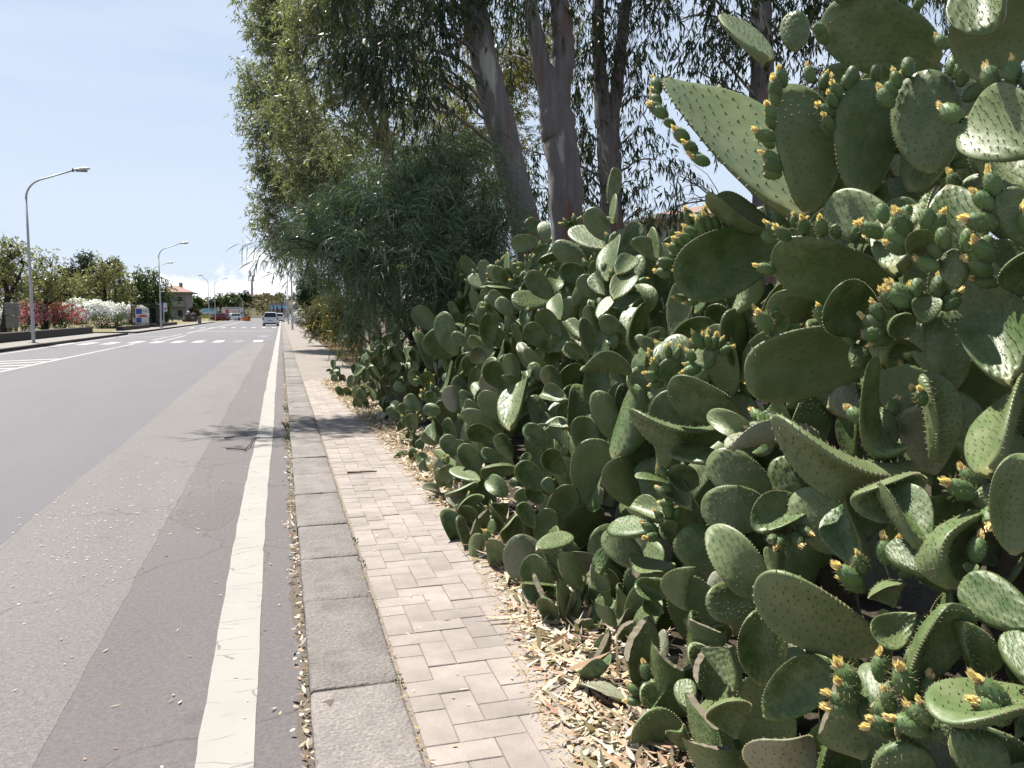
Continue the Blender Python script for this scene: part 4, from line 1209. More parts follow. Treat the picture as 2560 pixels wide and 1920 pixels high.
def tree(name, label, cat, base, trunks, blobs, leaves, Ls, Ws, lmat, bark, group=None, m=9, sub=.42, low=.5, per=14, twig=.7, droop=.8, spread=.6, curl=.25, curved=False, br=.05, limbs=True, twigs=.55, n=10, shade_amt=.5):
    """trunks: list of (points, radii); blobs: foliage masses the limbs reach for"""
    e = empty(name, base); tag(e, label, cat, group)
    bv = np.array(base, float)
    mb = MB(); allp = []
    for pts, rad in trunks:
        q = []; rr = []
        for i in range(len(pts) - 1):
            for k in range(5):
                t = k / 5; q.append(np.array(pts[i]) * (1 - t) + np.array(pts[i + 1]) * t + rs.normal(size=3) * .012 * rad[i] / .2); rr.append(rad[i] * (1 - t) + rad[i + 1] * t)
        q.append(np.array(pts[-1], float)); rr.append(rad[-1])
        mb.tube([p - bv for p in q], [x * (1 + .05 * rs.normal()) for x in rr], n)
        allp += [(p, x) for p, x in zip(q, rr)]
    link('trunk', mb.mesh('trunk', bark), e)
    cl = subclumps(blobs, m, sub, low)
    if limbs:
        mb = MB(); AP = np.array([p for p, _ in allp]); k = len(cl) // len(blobs)
        for bi, (c, rad) in enumerate(blobs):
            c = np.array(c, float)
            cand = np.linalg.norm(AP - c, axis=1) + 1.5 * np.maximum(0, AP[:, 2] - c[2] + .5)
            j = int(cand.argmin()); st = AP[j]; r0 = min(allp[j][1] * .6, br * 1.6)
            pts = curve_pts(st, c, 6); mb.tube([p - bv for p in pts], [r0 * (1 - .75 * i / 6) for i in range(7)], 6)
            for i in range(k):
                if rs.random() < twigs:
                    cc, cr = cl[bi * k + i]; pts2 = curve_pts(pts[3 + rs.integers(0, 3)], cc, 4, .08)
                    mb.tube([p - bv for p in pts2], [br * .45 * (1 - .8 * q / 4) for q in range(5)], 5)
        o = link('branches', mb.mesh('branches', bark), e); o['kind'] = 'stuff'
    P, D, sh = spray_leaves(cl, leaves, per, twig, droop, spread)
    nL = len(P)
    me = leaf_mesh('crown', P - bv, D, Ls[0] + (Ls[1] - Ls[0]) * rs.random(nL), Ws[0] + (Ws[1] - Ws[0]) * rs.random(nL), lmat, curl, curved, rnd=np.clip(sh * shade_amt + rs.random(nL) * (1 - shade_amt), 0, 1))
    link('crown', me, e)
    return e
def px(x, y, Y, r=None):
    p = atY(x, y, Y); v = (p.x, p.y, p.z)
    if r is None: return v
    rm = r / F_PX * Y
    return (v, rm)

def bark_mat(name, base, c2, c3, scale=2.0):
    m, t, out = newmat(name)
    b = N(t, 'ShaderNodeBsdfPrincipled'); b.inputs['Roughness'].default_value = .85; b.inputs['Specular IOR Level'].default_value = .2
    t.links.new(b.outputs[0], out.inputs[0])
    tc = N(t, 'ShaderNodeTexCoord'); mp = N(t, 'ShaderNodeMapping'); mp.inputs['Scale'].default_value = (1, 1, .22)
    t.links.new(tc.outputs['Object'], mp.inputs[0])
    n1 = N(t, 'ShaderNodeTexNoise'); n1.inputs['Scale'].default_value = scale; n1.inputs['Detail'].default_value = 4; n1.inputs['Distortion'].default_value = .6
    t.links.new(mp.outputs[0], n1.inputs['Vector'])
    rp = N(t, 'ShaderNodeValToRGB'); rp.color_ramp.interpolation = 'EASE'; el = rp.color_ramp.elements
    el.new(.5); el.new(.62)
    for e, (p, c) in zip(el, [(.36, c2), (.47, base), (.60, base), (.64, c3)]): e.position = p; e.color = c4(c)
    t.links.new(n1.outputs[0], rp.inputs[0])
    mp2 = N(t, 'ShaderNodeMapping'); mp2.inputs['Scale'].default_value = (1, 1, .1); t.links.new(tc.outputs['Object'], mp2.inputs[0])
    n2 = N(t, 'ShaderNodeTexNoise'); n2.inputs['Scale'].default_value = 16; n2.inputs['Detail'].default_value = 6
    t.links.new(mp2.outputs[0], n2.inputs['Vector'])
    r2 = N(t, 'ShaderNodeMapRange'); r2.inputs['From Min'].default_value = .3; r2.inputs['From Max'].default_value = .7; r2.inputs['To Min'].default_value = .78; r2.inputs['To Max'].default_value = 1.15
    t.links.new(n2.outputs[0], r2.inputs['Value'])
    mm = N(t, 'ShaderNodeMix', data_type='RGBA', blend_type='MULTIPLY'); mm.inputs[0].default_value = 1
    t.links.new(rp.outputs[0], mm.inputs[6]); t.links.new(r2.outputs[0], mm.inputs[7]); t.links.new(mm.outputs[2], b.inputs['Base Color'])
    ad = N(t, 'ShaderNodeMath', operation='ADD'); t.links.new(n2.outputs[0], ad.inputs[0]); t.links.new(n1.outputs[0], ad.inputs[1])
    bp = N(t, 'ShaderNodeBump'); bp.inputs['Strength'].default_value = .8; bp.inputs['Distance'].default_value = .04
    t.links.new(ad.outputs[0], bp.inputs['Height']); t.links.new(bp.outputs[0], b.inputs['Normal'])
    return m
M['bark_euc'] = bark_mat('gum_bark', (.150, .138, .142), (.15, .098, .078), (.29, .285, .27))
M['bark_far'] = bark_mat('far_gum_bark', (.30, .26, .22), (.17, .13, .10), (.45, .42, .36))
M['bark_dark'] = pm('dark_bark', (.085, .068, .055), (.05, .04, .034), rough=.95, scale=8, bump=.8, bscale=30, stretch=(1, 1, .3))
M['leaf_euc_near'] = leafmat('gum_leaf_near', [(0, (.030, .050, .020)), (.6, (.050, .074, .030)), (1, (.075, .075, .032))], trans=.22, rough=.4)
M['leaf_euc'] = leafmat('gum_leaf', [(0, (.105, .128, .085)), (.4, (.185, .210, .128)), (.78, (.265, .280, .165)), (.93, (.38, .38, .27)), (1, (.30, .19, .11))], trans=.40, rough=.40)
M['leaf_yellow'] = leafmat('olive_leaf', [(0, (.08, .09, .025)), (.5, (.15, .145, .04)), (1, (.24, .19, .06))], trans=.38)
M['leaf_wattle'] = leafmat('wattle_leaf', [(0, (.070, .125, .062)), (.55, (.118, .190, .092)), (.85, (.25, .31, .20)), (1, (.24, .31, .08))], trans=.3, rough=.3, spec=.6)
M['leaf_pine'] = leafmat('pine_needles', [(0, (.02, .042, .016)), (1, (.055, .09, .03))], trans=.2)
M['leaf_scrub'] = leafmat('scrub_leaf', [(0, (.085, .085, .045)), (.5, (.16, .145, .085)), (1, (.25, .215, .14))], trans=.25)
M['leaf_park'] = leafmat('park_leaf', [(0, (.17, .17, .10)), (.5, (.25, .25, .135)), (1, (.38, .42, .13))], trans=.35, tcol=1.0)
M['leaf_green'] = leafmat('green_leaf', [(0, (.04, .075, .025)), (.6, (.075, .12, .04)), (1, (.13, .17, .06))], trans=.3)
M['leaf_ole'] = leafmat('oleander_leaf', [(0, (.03, .06, .025)), (.7, (.06, .10, .035)), (1, (.12, .15, .05))], trans=.25)
for nm, a, b_ in [('white', (.80, .80, .78), (.95, .95, .93)), ('crimson', (.46, .05, .10), (.66, .15, .20)), ('pink', (.62, .16, .20), (.88, .50, .52)), ('salmon', (.65, .16, .10), (.80, .50, .25)), ('blush', (.72, .45, .45), (.85, .75, .72))]:
    M['bl_' + nm] = leafmat('blossom_' + nm, [(0, a), (1, b_)], trans=.08, rough=.7, lk=1.0, tcol=1.0)

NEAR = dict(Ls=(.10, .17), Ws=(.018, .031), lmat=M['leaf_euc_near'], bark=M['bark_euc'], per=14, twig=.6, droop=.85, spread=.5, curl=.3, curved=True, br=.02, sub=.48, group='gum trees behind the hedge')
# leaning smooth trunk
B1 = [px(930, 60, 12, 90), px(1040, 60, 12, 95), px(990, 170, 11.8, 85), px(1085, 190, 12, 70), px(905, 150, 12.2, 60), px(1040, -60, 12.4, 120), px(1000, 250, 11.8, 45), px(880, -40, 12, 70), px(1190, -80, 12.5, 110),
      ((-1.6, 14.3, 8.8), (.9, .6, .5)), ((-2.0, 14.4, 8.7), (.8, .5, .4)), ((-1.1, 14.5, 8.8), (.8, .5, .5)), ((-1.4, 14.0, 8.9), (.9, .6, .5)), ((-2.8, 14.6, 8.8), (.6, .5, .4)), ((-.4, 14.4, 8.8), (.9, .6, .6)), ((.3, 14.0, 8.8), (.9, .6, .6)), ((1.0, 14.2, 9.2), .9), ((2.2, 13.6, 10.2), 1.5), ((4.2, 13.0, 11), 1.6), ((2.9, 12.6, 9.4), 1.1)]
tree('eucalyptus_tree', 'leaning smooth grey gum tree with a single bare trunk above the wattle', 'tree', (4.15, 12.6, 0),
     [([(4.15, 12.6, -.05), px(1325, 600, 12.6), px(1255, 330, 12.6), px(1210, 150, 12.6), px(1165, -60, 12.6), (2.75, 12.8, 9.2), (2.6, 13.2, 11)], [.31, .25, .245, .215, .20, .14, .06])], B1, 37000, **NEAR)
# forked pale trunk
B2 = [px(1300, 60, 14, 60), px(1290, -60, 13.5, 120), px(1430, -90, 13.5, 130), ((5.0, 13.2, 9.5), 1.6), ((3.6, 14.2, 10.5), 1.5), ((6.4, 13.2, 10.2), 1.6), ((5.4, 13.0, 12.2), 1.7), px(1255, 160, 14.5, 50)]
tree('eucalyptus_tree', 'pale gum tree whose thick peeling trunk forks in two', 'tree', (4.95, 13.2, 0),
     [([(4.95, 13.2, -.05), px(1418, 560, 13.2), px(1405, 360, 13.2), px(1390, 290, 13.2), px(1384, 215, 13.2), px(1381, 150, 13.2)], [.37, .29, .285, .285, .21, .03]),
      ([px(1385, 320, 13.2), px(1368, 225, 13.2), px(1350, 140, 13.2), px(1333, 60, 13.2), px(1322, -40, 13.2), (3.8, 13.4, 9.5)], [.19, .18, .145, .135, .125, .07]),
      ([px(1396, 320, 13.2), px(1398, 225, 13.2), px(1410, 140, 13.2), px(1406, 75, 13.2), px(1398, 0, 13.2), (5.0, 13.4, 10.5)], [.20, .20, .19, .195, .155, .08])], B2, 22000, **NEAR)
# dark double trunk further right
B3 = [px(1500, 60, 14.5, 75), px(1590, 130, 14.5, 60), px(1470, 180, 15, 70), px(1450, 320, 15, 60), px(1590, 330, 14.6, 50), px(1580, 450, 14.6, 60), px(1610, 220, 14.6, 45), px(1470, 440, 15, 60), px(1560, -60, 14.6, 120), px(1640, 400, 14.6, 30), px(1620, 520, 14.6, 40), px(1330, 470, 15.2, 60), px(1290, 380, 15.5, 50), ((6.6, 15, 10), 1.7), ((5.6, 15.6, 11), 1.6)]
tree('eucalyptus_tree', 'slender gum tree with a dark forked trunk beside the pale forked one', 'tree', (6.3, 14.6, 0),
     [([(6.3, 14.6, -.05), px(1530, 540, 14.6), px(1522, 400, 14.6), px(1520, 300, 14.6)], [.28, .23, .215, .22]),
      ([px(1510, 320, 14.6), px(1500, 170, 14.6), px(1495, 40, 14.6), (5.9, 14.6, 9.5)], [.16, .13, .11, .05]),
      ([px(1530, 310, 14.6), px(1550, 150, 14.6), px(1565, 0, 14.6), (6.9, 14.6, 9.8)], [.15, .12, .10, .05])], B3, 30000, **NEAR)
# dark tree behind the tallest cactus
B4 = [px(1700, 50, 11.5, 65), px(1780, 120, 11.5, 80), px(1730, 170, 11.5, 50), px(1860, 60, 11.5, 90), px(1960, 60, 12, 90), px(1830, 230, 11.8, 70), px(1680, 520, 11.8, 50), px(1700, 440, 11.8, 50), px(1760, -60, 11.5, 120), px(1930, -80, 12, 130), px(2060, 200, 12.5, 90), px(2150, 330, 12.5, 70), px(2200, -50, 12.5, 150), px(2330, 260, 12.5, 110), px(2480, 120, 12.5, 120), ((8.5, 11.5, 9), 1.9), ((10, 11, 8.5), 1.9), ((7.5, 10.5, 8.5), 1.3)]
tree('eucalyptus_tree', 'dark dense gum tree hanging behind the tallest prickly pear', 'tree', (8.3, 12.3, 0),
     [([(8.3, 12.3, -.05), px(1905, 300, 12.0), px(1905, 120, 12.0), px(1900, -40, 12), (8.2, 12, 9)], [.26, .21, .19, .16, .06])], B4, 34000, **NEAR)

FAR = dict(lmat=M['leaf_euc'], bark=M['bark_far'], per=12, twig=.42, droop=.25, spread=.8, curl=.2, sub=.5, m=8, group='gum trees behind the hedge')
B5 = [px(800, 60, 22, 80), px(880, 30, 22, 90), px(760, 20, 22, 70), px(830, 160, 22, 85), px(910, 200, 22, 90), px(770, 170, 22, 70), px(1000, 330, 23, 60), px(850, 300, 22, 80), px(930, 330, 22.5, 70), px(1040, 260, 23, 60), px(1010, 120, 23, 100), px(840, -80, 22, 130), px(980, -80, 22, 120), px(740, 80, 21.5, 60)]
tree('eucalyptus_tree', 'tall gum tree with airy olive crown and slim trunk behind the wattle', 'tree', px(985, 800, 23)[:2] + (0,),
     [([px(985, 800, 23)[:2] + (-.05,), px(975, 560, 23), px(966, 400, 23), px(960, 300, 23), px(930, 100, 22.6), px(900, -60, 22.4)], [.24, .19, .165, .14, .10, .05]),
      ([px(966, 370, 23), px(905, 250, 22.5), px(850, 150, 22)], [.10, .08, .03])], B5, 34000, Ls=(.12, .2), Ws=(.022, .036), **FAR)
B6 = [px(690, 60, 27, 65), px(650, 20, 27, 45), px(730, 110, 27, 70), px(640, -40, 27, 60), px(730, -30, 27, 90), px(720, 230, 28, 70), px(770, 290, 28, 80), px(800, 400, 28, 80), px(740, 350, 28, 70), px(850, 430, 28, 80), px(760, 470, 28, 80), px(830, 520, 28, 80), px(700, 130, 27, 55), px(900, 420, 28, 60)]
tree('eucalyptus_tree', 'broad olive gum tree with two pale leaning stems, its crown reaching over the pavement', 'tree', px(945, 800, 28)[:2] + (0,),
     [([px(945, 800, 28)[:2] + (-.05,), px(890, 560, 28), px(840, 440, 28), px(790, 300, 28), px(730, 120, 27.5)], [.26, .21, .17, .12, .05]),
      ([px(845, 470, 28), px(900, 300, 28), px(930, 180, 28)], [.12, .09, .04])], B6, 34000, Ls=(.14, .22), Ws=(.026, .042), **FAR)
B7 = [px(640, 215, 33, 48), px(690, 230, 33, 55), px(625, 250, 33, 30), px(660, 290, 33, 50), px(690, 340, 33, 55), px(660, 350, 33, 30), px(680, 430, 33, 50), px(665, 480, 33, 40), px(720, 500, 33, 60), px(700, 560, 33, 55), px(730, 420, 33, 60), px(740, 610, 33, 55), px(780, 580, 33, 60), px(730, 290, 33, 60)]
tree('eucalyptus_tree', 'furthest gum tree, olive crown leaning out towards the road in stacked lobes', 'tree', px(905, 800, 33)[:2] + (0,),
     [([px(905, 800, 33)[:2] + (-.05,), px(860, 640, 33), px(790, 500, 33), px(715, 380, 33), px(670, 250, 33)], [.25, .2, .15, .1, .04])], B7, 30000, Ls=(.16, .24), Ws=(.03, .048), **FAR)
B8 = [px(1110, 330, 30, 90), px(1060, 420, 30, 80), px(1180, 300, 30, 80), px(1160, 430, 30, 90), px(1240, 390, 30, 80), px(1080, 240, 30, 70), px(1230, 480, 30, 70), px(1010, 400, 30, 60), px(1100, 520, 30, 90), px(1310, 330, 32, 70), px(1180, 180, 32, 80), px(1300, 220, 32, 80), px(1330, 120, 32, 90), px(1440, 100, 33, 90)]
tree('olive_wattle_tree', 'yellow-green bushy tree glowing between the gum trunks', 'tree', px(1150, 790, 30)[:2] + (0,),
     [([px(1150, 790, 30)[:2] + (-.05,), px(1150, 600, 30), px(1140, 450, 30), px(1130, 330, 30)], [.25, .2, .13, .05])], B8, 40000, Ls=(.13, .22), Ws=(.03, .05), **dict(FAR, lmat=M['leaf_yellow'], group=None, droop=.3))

# drooping wattle over the hedge
BW = [px(1010, 560, 11.8, 120), px(900, 640, 11.5, 95), px(1120, 560, 11.8, 120), px(1130, 450, 12, 100), px(1020, 460, 12.2, 90), px(842, 632, 11.6, 52), px(728, 612, 11.6, 26), px(765, 620, 11.6, 36), px(960, 520, 12, 90), px(830, 580, 12, 70), px(1220, 520, 11.6, 60), px(1240, 600, 11.4, 60), px(1080, 400, 12.2, 60), px(1180, 660, 11.4, 90), px(940, 735, 11.4, 80), px(1060, 700, 11.2, 100), px(918, 705, 11.6, 45), px(1150, 780, 11, 80), px(1270, 560, 11.2, 45), px(700, 600, 11.5, 20), px(780, 560, 12, 40), px(860, 510, 12.2, 50), px(1170, 380, 12.3, 50)]
BW = [(c, (r, r, r * .55)) for c, r in BW]
tree('wattle_shrub', 'dense drooping wattle with long narrow blue-green leaves spilling over the pavement', 'shrub', (2.6, 12.0, .05),
     [([(2.6, 12, 0), (2.5, 11.9, 1.2), (2.2, 11.8, 2.2), (1.9, 11.8, 3.2)], [.10, .08, .06, .03]), ([(2.7, 12.1, 0), (3.0, 11.8, 1.2), (3.1, 11.7, 2.4)], [.08, .06, .03]), ([(2.5, 12, 0), (1.8, 11.7, 1.2), (1.0, 11.6, 2.1)], [.07, .05, .02])],
     BW, 46000, (.15, .28), (.007, .013), M['leaf_wattle'], M['bark_dark'], m=9, sub=.50, per=18, twig=.48, droop=.06, spread=.55, curl=.5, curved=True, br=.02, twigs=.7)
# pine, shrubs and oleander beyond the hedge's end
tree('pine_tree', 'dark green pine by the pavement beyond the hedge', 'tree', (4.4, 82, 0.0),
     [([(4.4, 82, 0), px(788, 720, 82), px(785, 670, 82)], [.2, .14, .05])], [px(764, 740, 82, 18), px(780, 705, 82, 28), px(800, 760, 82, 32), px(757, 708, 82, 12), px(792, 795, 82, 24), px(770, 770, 82, 16), px(815, 725, 82, 32), px(752, 735, 82, 9)], 9000, (.3, .5), (.08, .12), M['leaf_pine'], M['bark_dark'], per=10, droop=0, spread=.9, twig=.7)
tree('bushy_shrub', 'grey-brown feathery shrub on the dry verge near the hedge end', 'shrub', (3.0, 36, 0.0), [([(3, 36, 0), (3, 36, 1.0)], [.06, .03])], [px(800, 800, 36, 28), px(805, 770, 36, 22), px(815, 830, 36, 26), px(830, 800, 36, 30)], 5000, (.18, .3), (.03, .05), M['leaf_scrub'], M['bark_dark'], droop=-.1, twig=.4)
tree('bushy_shrub', 'yellow-green shrub at the end of the hedge under the wattle', 'shrub', (2.6, 22, 0.0), [([(2.6, 22, 0), (2.6, 22, 1.0)], [.06, .03])], [px(850, 790, 22, 36), px(870, 830, 22, 36), px(840, 760, 22, 30), px(890, 780, 22, 40)], 5000, (.12, .2), (.02, .035), M['leaf_yellow'], M['bark_dark'], droop=.1, twig=.4)
tree('olive_shrub', 'dark bush filling behind the wattle beyond the hedge', 'shrub', (5.5, 19, 0.0), [([(5.5, 19, 0), (5.5, 19, 1.5)], [.08, .04])], [((4.2, 18, 1.0), 1.1), ((5.6, 18.5, 1.3), 1.4), ((7.2, 19, 1.4), 1.5), ((8.6, 18.5, 1.3), 1.3), ((3.6, 20, 1.3), 1.0)], 16000, (.1, .18), (.025, .045), M['leaf_euc_near'], M['bark_dark'], droop=.2, twig=.5)

def oleander(label, base, blobs, bloom, nl=3800, nb=1500, sz=(.07, .12), top=.0):
    if bloom == 'white': nb, sz = int(nb * 1.7), (.10, .17)
    e = empty('oleander_bush', base); tag(e, label, 'bush', 'oleanders and park bushes')
    bv = np.array(base, float)
    cl = subclumps(blobs, 12, .45, .35)
    P, D, sh = spray_leaves(cl, nl, 10, .35, -.4, .8)
    P[:, 2] = np.maximum(P[:, 2], .15)
    n = len(P)
    link('foliage', leaf_mesh('foliage', P - bv, D, .12 + .12 * rs.random(n), .03 + .03 * rs.random(n), M['leaf_ole']), e)
    mb = MB()
    for q in range(5): mb.tube([(0, 0, -.05), tuple(rs.normal(size=3) * .1 + np.array([.2 * (q - 2), 0, .7]))], [.03, .015], 5)
    link('stems', mb.mesh('stems', M['bark_dark']), e)
    # heads of blossom on the sunny outside
    w = np.array([np.prod(np.broadcast_to(r, 3)) ** (2 / 3) for _, r in blobs]); w /= w.sum()
    Pb = []
    for (c, r), ww in zip(blobs, w):
        r = np.array(np.broadcast_to(r, 3), float)
        nh = max(4, int(1.5 * nb * ww / 9)); d = unit(rs.normal(size=(nh, 3))); d[:, 2] = np.abs(d[:, 2]) * 1.0 - .35 * rs.random(nh); d[:, 1] = np.where(rs.random(nh) < .7, -np.abs(d[:, 1]), d[:, 1])
        hp = np.array(c) + unit(d) * r * (1.08 + .12 * rs.random((nh, 1)))
        Pb.append((hp[:, None, :] + rs.normal(size=(nh, 9, 3)) * .09).reshape(-1, 3))
    Pb = np.concatenate(Pb); n = len(Pb); Pb[:, 2] = np.maximum(Pb[:, 2], .2)
    link('blossoms', leaf_mesh('blossoms', Pb - bv, rs.normal(size=(n, 3)), sz[0] + (sz[1] - sz[0]) * rs.random(n), sz[0] + (sz[1] - sz[0]) * rs.random(n), M['bl_' + bloom]), e)
    return e
def olpx(x0, x1, y0, Y, zb=.2):
    """bush blobs from its left, right and top pixel at distance Y"""
    l = px((x0 * 3 + x1) / 4, y0, Y); rr = px((x0 + x1 * 3) / 4, y0, Y); w = (x1 - x0) / F_PX * Y; h = l[2]
    return [((l[0], Y, h * .52), (w * .3, w * .32, h * .46)), ((rr[0], Y, h * .5), (w * .3, w * .32, h * .44)), (((l[0] + rr[0]) / 2, Y - .3, h * .42), (w * .33, w * .35, h * .42))]
for lab, x0, x1, y0, Y, bl, nb in [
        ('white oleander bush behind the grey utility cabinet', -30, 24, 770, 64, 'white', 1300),
        ('pink-red oleander bush just right of the utility cabinet', 45, 112, 757, 68, 'pink', 1500),
        ('crimson oleander bush between the pink and the white ones', 110, 198, 758, 70, 'crimson', 900),
        ('large white oleander bush in full flower beside the crimson one', 170, 262, 752, 84, 'white', 3600),
        ('second white oleander bush behind the double-trunked park tree', 255, 325, 760, 90, 'white', 2600),
        ('red and yellow flowering oleander bush beside the bus shelter', 312, 352, 768, 96, 'salmon', 1200),
        ('small white oleander bush behind the bus shelter', 325, 362, 766, 104, 'white', 1300),
        ('low green bush with a few blush flowers before the white oleanders', 236, 312, 793, 80, 'blush', 160),
        ('white oleander bush on the right-hand verge by the far lamp posts', 733, 775, 778, 92, 'white', 1500)]:
    bb = olpx(x0, x1, y0, Y)
    oleander(lab, (bb[2][0][0], Y, .11 if x1 < 400 else .05), bb, bl, nb=nb)

# park trees across the road: thin open crowns
PK = dict(lmat=M['leaf_park'], bark=M['bark_dark'], per=10, twig=.5, droop=.1, spread=.9, m=10, sub=.5, group='open-crowned park trees across the road', br=.09, twigs=.9)
def gp(x, y): p = onground(x, y, .1); return (p.x, p.y, .1)
b = gp(9, 837); Y = b[1]
tree('park_tree', 'open-crowned park tree beside the utility cabinet', 'tree', b, [([b, px(14, 790, Y), px(20, 735, Y), px(0, 680, Y)], [.27, .22, .17, .07]), ([px(18, 745, Y), px(45, 700, Y), px(60, 660, Y)], [.13, .09, .04])],
     [px(10, 680, Y, 45), px(45, 690, Y, 38), px(-25, 660, Y, 45), px(20, 640, Y, 35), px(5, 610, Y, 22), px(55, 650, Y, 22), px(60, 720, Y, 25), px(45, 625, Y, 18)], 4600, Ls=(.16, .26), Ws=(.06, .10), **PK)
b = gp(113, 829); Y = b[1]
tree('park_tree', 'low spreading park tree with several stems beside the crimson oleander', 'tree', b, [([b, px(113, 770, Y), px(115, 735, Y), px(130, 700, Y)], [.24, .2, .13, .05]), ([px(112, 785, Y), px(85, 745, Y), px(70, 715, Y)], [.12, .09, .04]), ([px(113, 765, Y), px(150, 740, Y), px(165, 715, Y)], [.11, .08, .03]), ([b, px(95, 790, Y), px(80, 740, Y), px(62, 720, Y)], [.14, .1, .08, .03])],
     [px(110, 700, Y, 40), px(140, 695, Y, 36), px(85, 690, Y, 34), px(165, 715, Y, 28), px(115, 735, Y, 30), px(100, 660, Y, 20), px(125, 650, Y, 15), px(180, 740, Y, 18), px(75, 730, Y, 22)], 4600, Ls=(.17, .28), Ws=(.06, .1), **PK)
Y = 94
b = (px(263, 800, Y)[0], Y, .1)
tree('park_tree', 'broad park tree with two slanting trunks before the white oleanders', 'tree', b, [([b, px(263, 770, Y), px(262, 730, Y), px(255, 690, Y)], [.3, .25, .18, .06]), ([(b[0] + 1.1, Y, .1), px(285, 765, Y), px(288, 730, Y), px(300, 700, Y)], [.24, .2, .13, .05])],
     [px(230, 720, Y, 34), px(265, 700, Y, 38), px(300, 710, Y, 32), px(255, 740, Y, 34), px(215, 735, Y, 24), px(310, 740, Y, 24), px(285, 680, Y, 26), px(240, 690, Y, 24), px(285, 745, Y, 28)], 6000, Ls=(.22, .34), Ws=(.09, .14), **PK)
for (lab, xs_, Y, mat) in [('weeping bright green pepper tree behind the bus shelter', [(355, 715, 36), (380, 700, 36), (345, 750, 36), (390, 750, 34), (405, 770, 24), (370, 780, 40), (412, 725, 18), (330, 720, 24), (365, 690, 22), (418, 750, 16), (420, 785, 16), (320, 760, 26), (345, 785, 26)], 112, 'leaf_green'),
                           ('dark green tree rising behind the park trees', [(205, 670, 22), (215, 650, 14), (195, 700, 24), (220, 690, 18), (170, 695, 20), (150, 690, 14)], 120, 'leaf_euc_near'),
                           ('small dark tree top showing behind the broad park tree', [(275, 670, 14), (290, 668, 10), (262, 690, 16)], 125, 'leaf_euc_near'),
                           ('grey-green tree furthest along the edge of the park', [(40, 700, 40), (-20, 690, 40), (90, 720, 30), (130, 735, 30), (20, 745, 40)], 118, 'leaf_scrub'),
                           ('long-crowned green tree filling in behind the crimson and white oleanders', [(150, 735, 30), (190, 725, 32), (230, 740, 30), (275, 735, 30), (310, 745, 26), (120, 750, 26), (170, 760, 26), (245, 760, 26)], 116, 'leaf_park')]:
    b = (px(xs_[0][0], 790, Y)[0], Y, .1)
    top = px(xs_[0][0], xs_[0][1] - 4, Y)
    tree('park_tree', lab, 'tree', b, [([b, (b[0], Y, top[2] * .5), top], [.25, .2, .08])], [px(x, y, Y, r_) for x, y, r_ in xs_], 13000 if mat == 'leaf_green' else 7000, Ls=(.3, .45), Ws=(.10, .16), lmat=M[mat], bark=M['bark_dark'], per=10, twig=.8, droop=.8 if mat == 'leaf_green' else .2, spread=.7, m=10, sub=.5, br=.08)
# ------------------------------------------------------------------ leaf litter, twigs, weeds
M['litter'] = leafmat('dry_leaves', [(0, (.78, .72, .62)), (.25, (.62, .54, .42)), (.5, (.54, .42, .27)), (.72, (.40, .22, .15)), (.84, (.70, .65, .57)), (1, (.30, .28, .16))], trans=.12, rough=.8)
M['straw'] = leafmat('straw', [(0, (.55, .42, .20)), (1, (.45, .28, .12))], trans=.1, rough=.9)
M['twig'] = pm('twig', (.10, .075, .06), rough=.9)
def edge_x(y):     # where the litter starts on the paving
    return float(np.interp(y, [0, 2.2, 3.15, 4.1, 5.5, 7.9, 10, 12, 16, 20], [.80, .85, .96, 1.06, 1.09, 1.05, 1.02, .95, .80, .8]))
ysl = [0 + i * .06 for i in range(290)]
ribbon('drifted_soil', [(edge_x(y) + .05 + wav(y, .06, 55, 1.6), y) for y in ysl], [(1.50, y) for y in ysl], PZ + .0055, M['soil'])
def lay(n, X, Y, Z, Lr, Wr, mat, name, label, cat, tilt=.35, curved=True, curl=-.25, rnd=None):
    D = np.stack([rs.normal(size=n), rs.normal(size=n), rs.normal(size=n) * tilt * .6], 1)
    flat = np.stack([rs.normal(size=n) * tilt, rs.normal(size=n) * tilt, np.ones(n)], 1)
    me = leaf_mesh(name, np.stack([X, Y, Z], 1), D, Lr[0] + (Lr[1] - Lr[0]) * rs.random(n), Wr[0] + (Wr[1] - Wr[0]) * rs.random(n), mat, curl * (rs.random((n, 1)) * 1.6 - .3), curved, flat=flat, grav=-1.0, rnd=rnd)
    o = link(name, me); tag(o, label, cat, kind='stuff'); return o
n = 12000
Y = 1.0 + 16.5 * rs.random(n) ** 1.5
E_ = np.array([edge_x(y) for y in Y])
X = E_ - .02 + np.abs(rs.normal(size=n)) * .24 + .10 * rs.random(n)
Z = PZ + .008 + .022 * rs.random(n) * np.clip((X - E_) * 5, 0, 1)
Z = np.where(X > 1.46, .1 + .02 * rs.random(n), Z)
lay(n, X, Y, Z, (.018, .10), (.006, .026), M['litter'], 'leaf_litter', 'dry pale and rusty leaves piled between paving and cactus hedge', 'leaf litter', tilt=.5)
n = 7000
Y = 1.0 + 16.5 * rs.random(n) ** 1.5; E_ = np.array([edge_x(y) for y in Y]); X = E_ - .07 + np.abs(rs.normal(size=n)) * .15
lay(n, X, Y, np.full(n, PZ + .006) + .006 * rs.random(n), (.012, .04), (.002, .005), M['straw'], 'chaff', 'straw-coloured chaff along the edge of the paving', 'leaf litter', tilt=.2, curved=False)
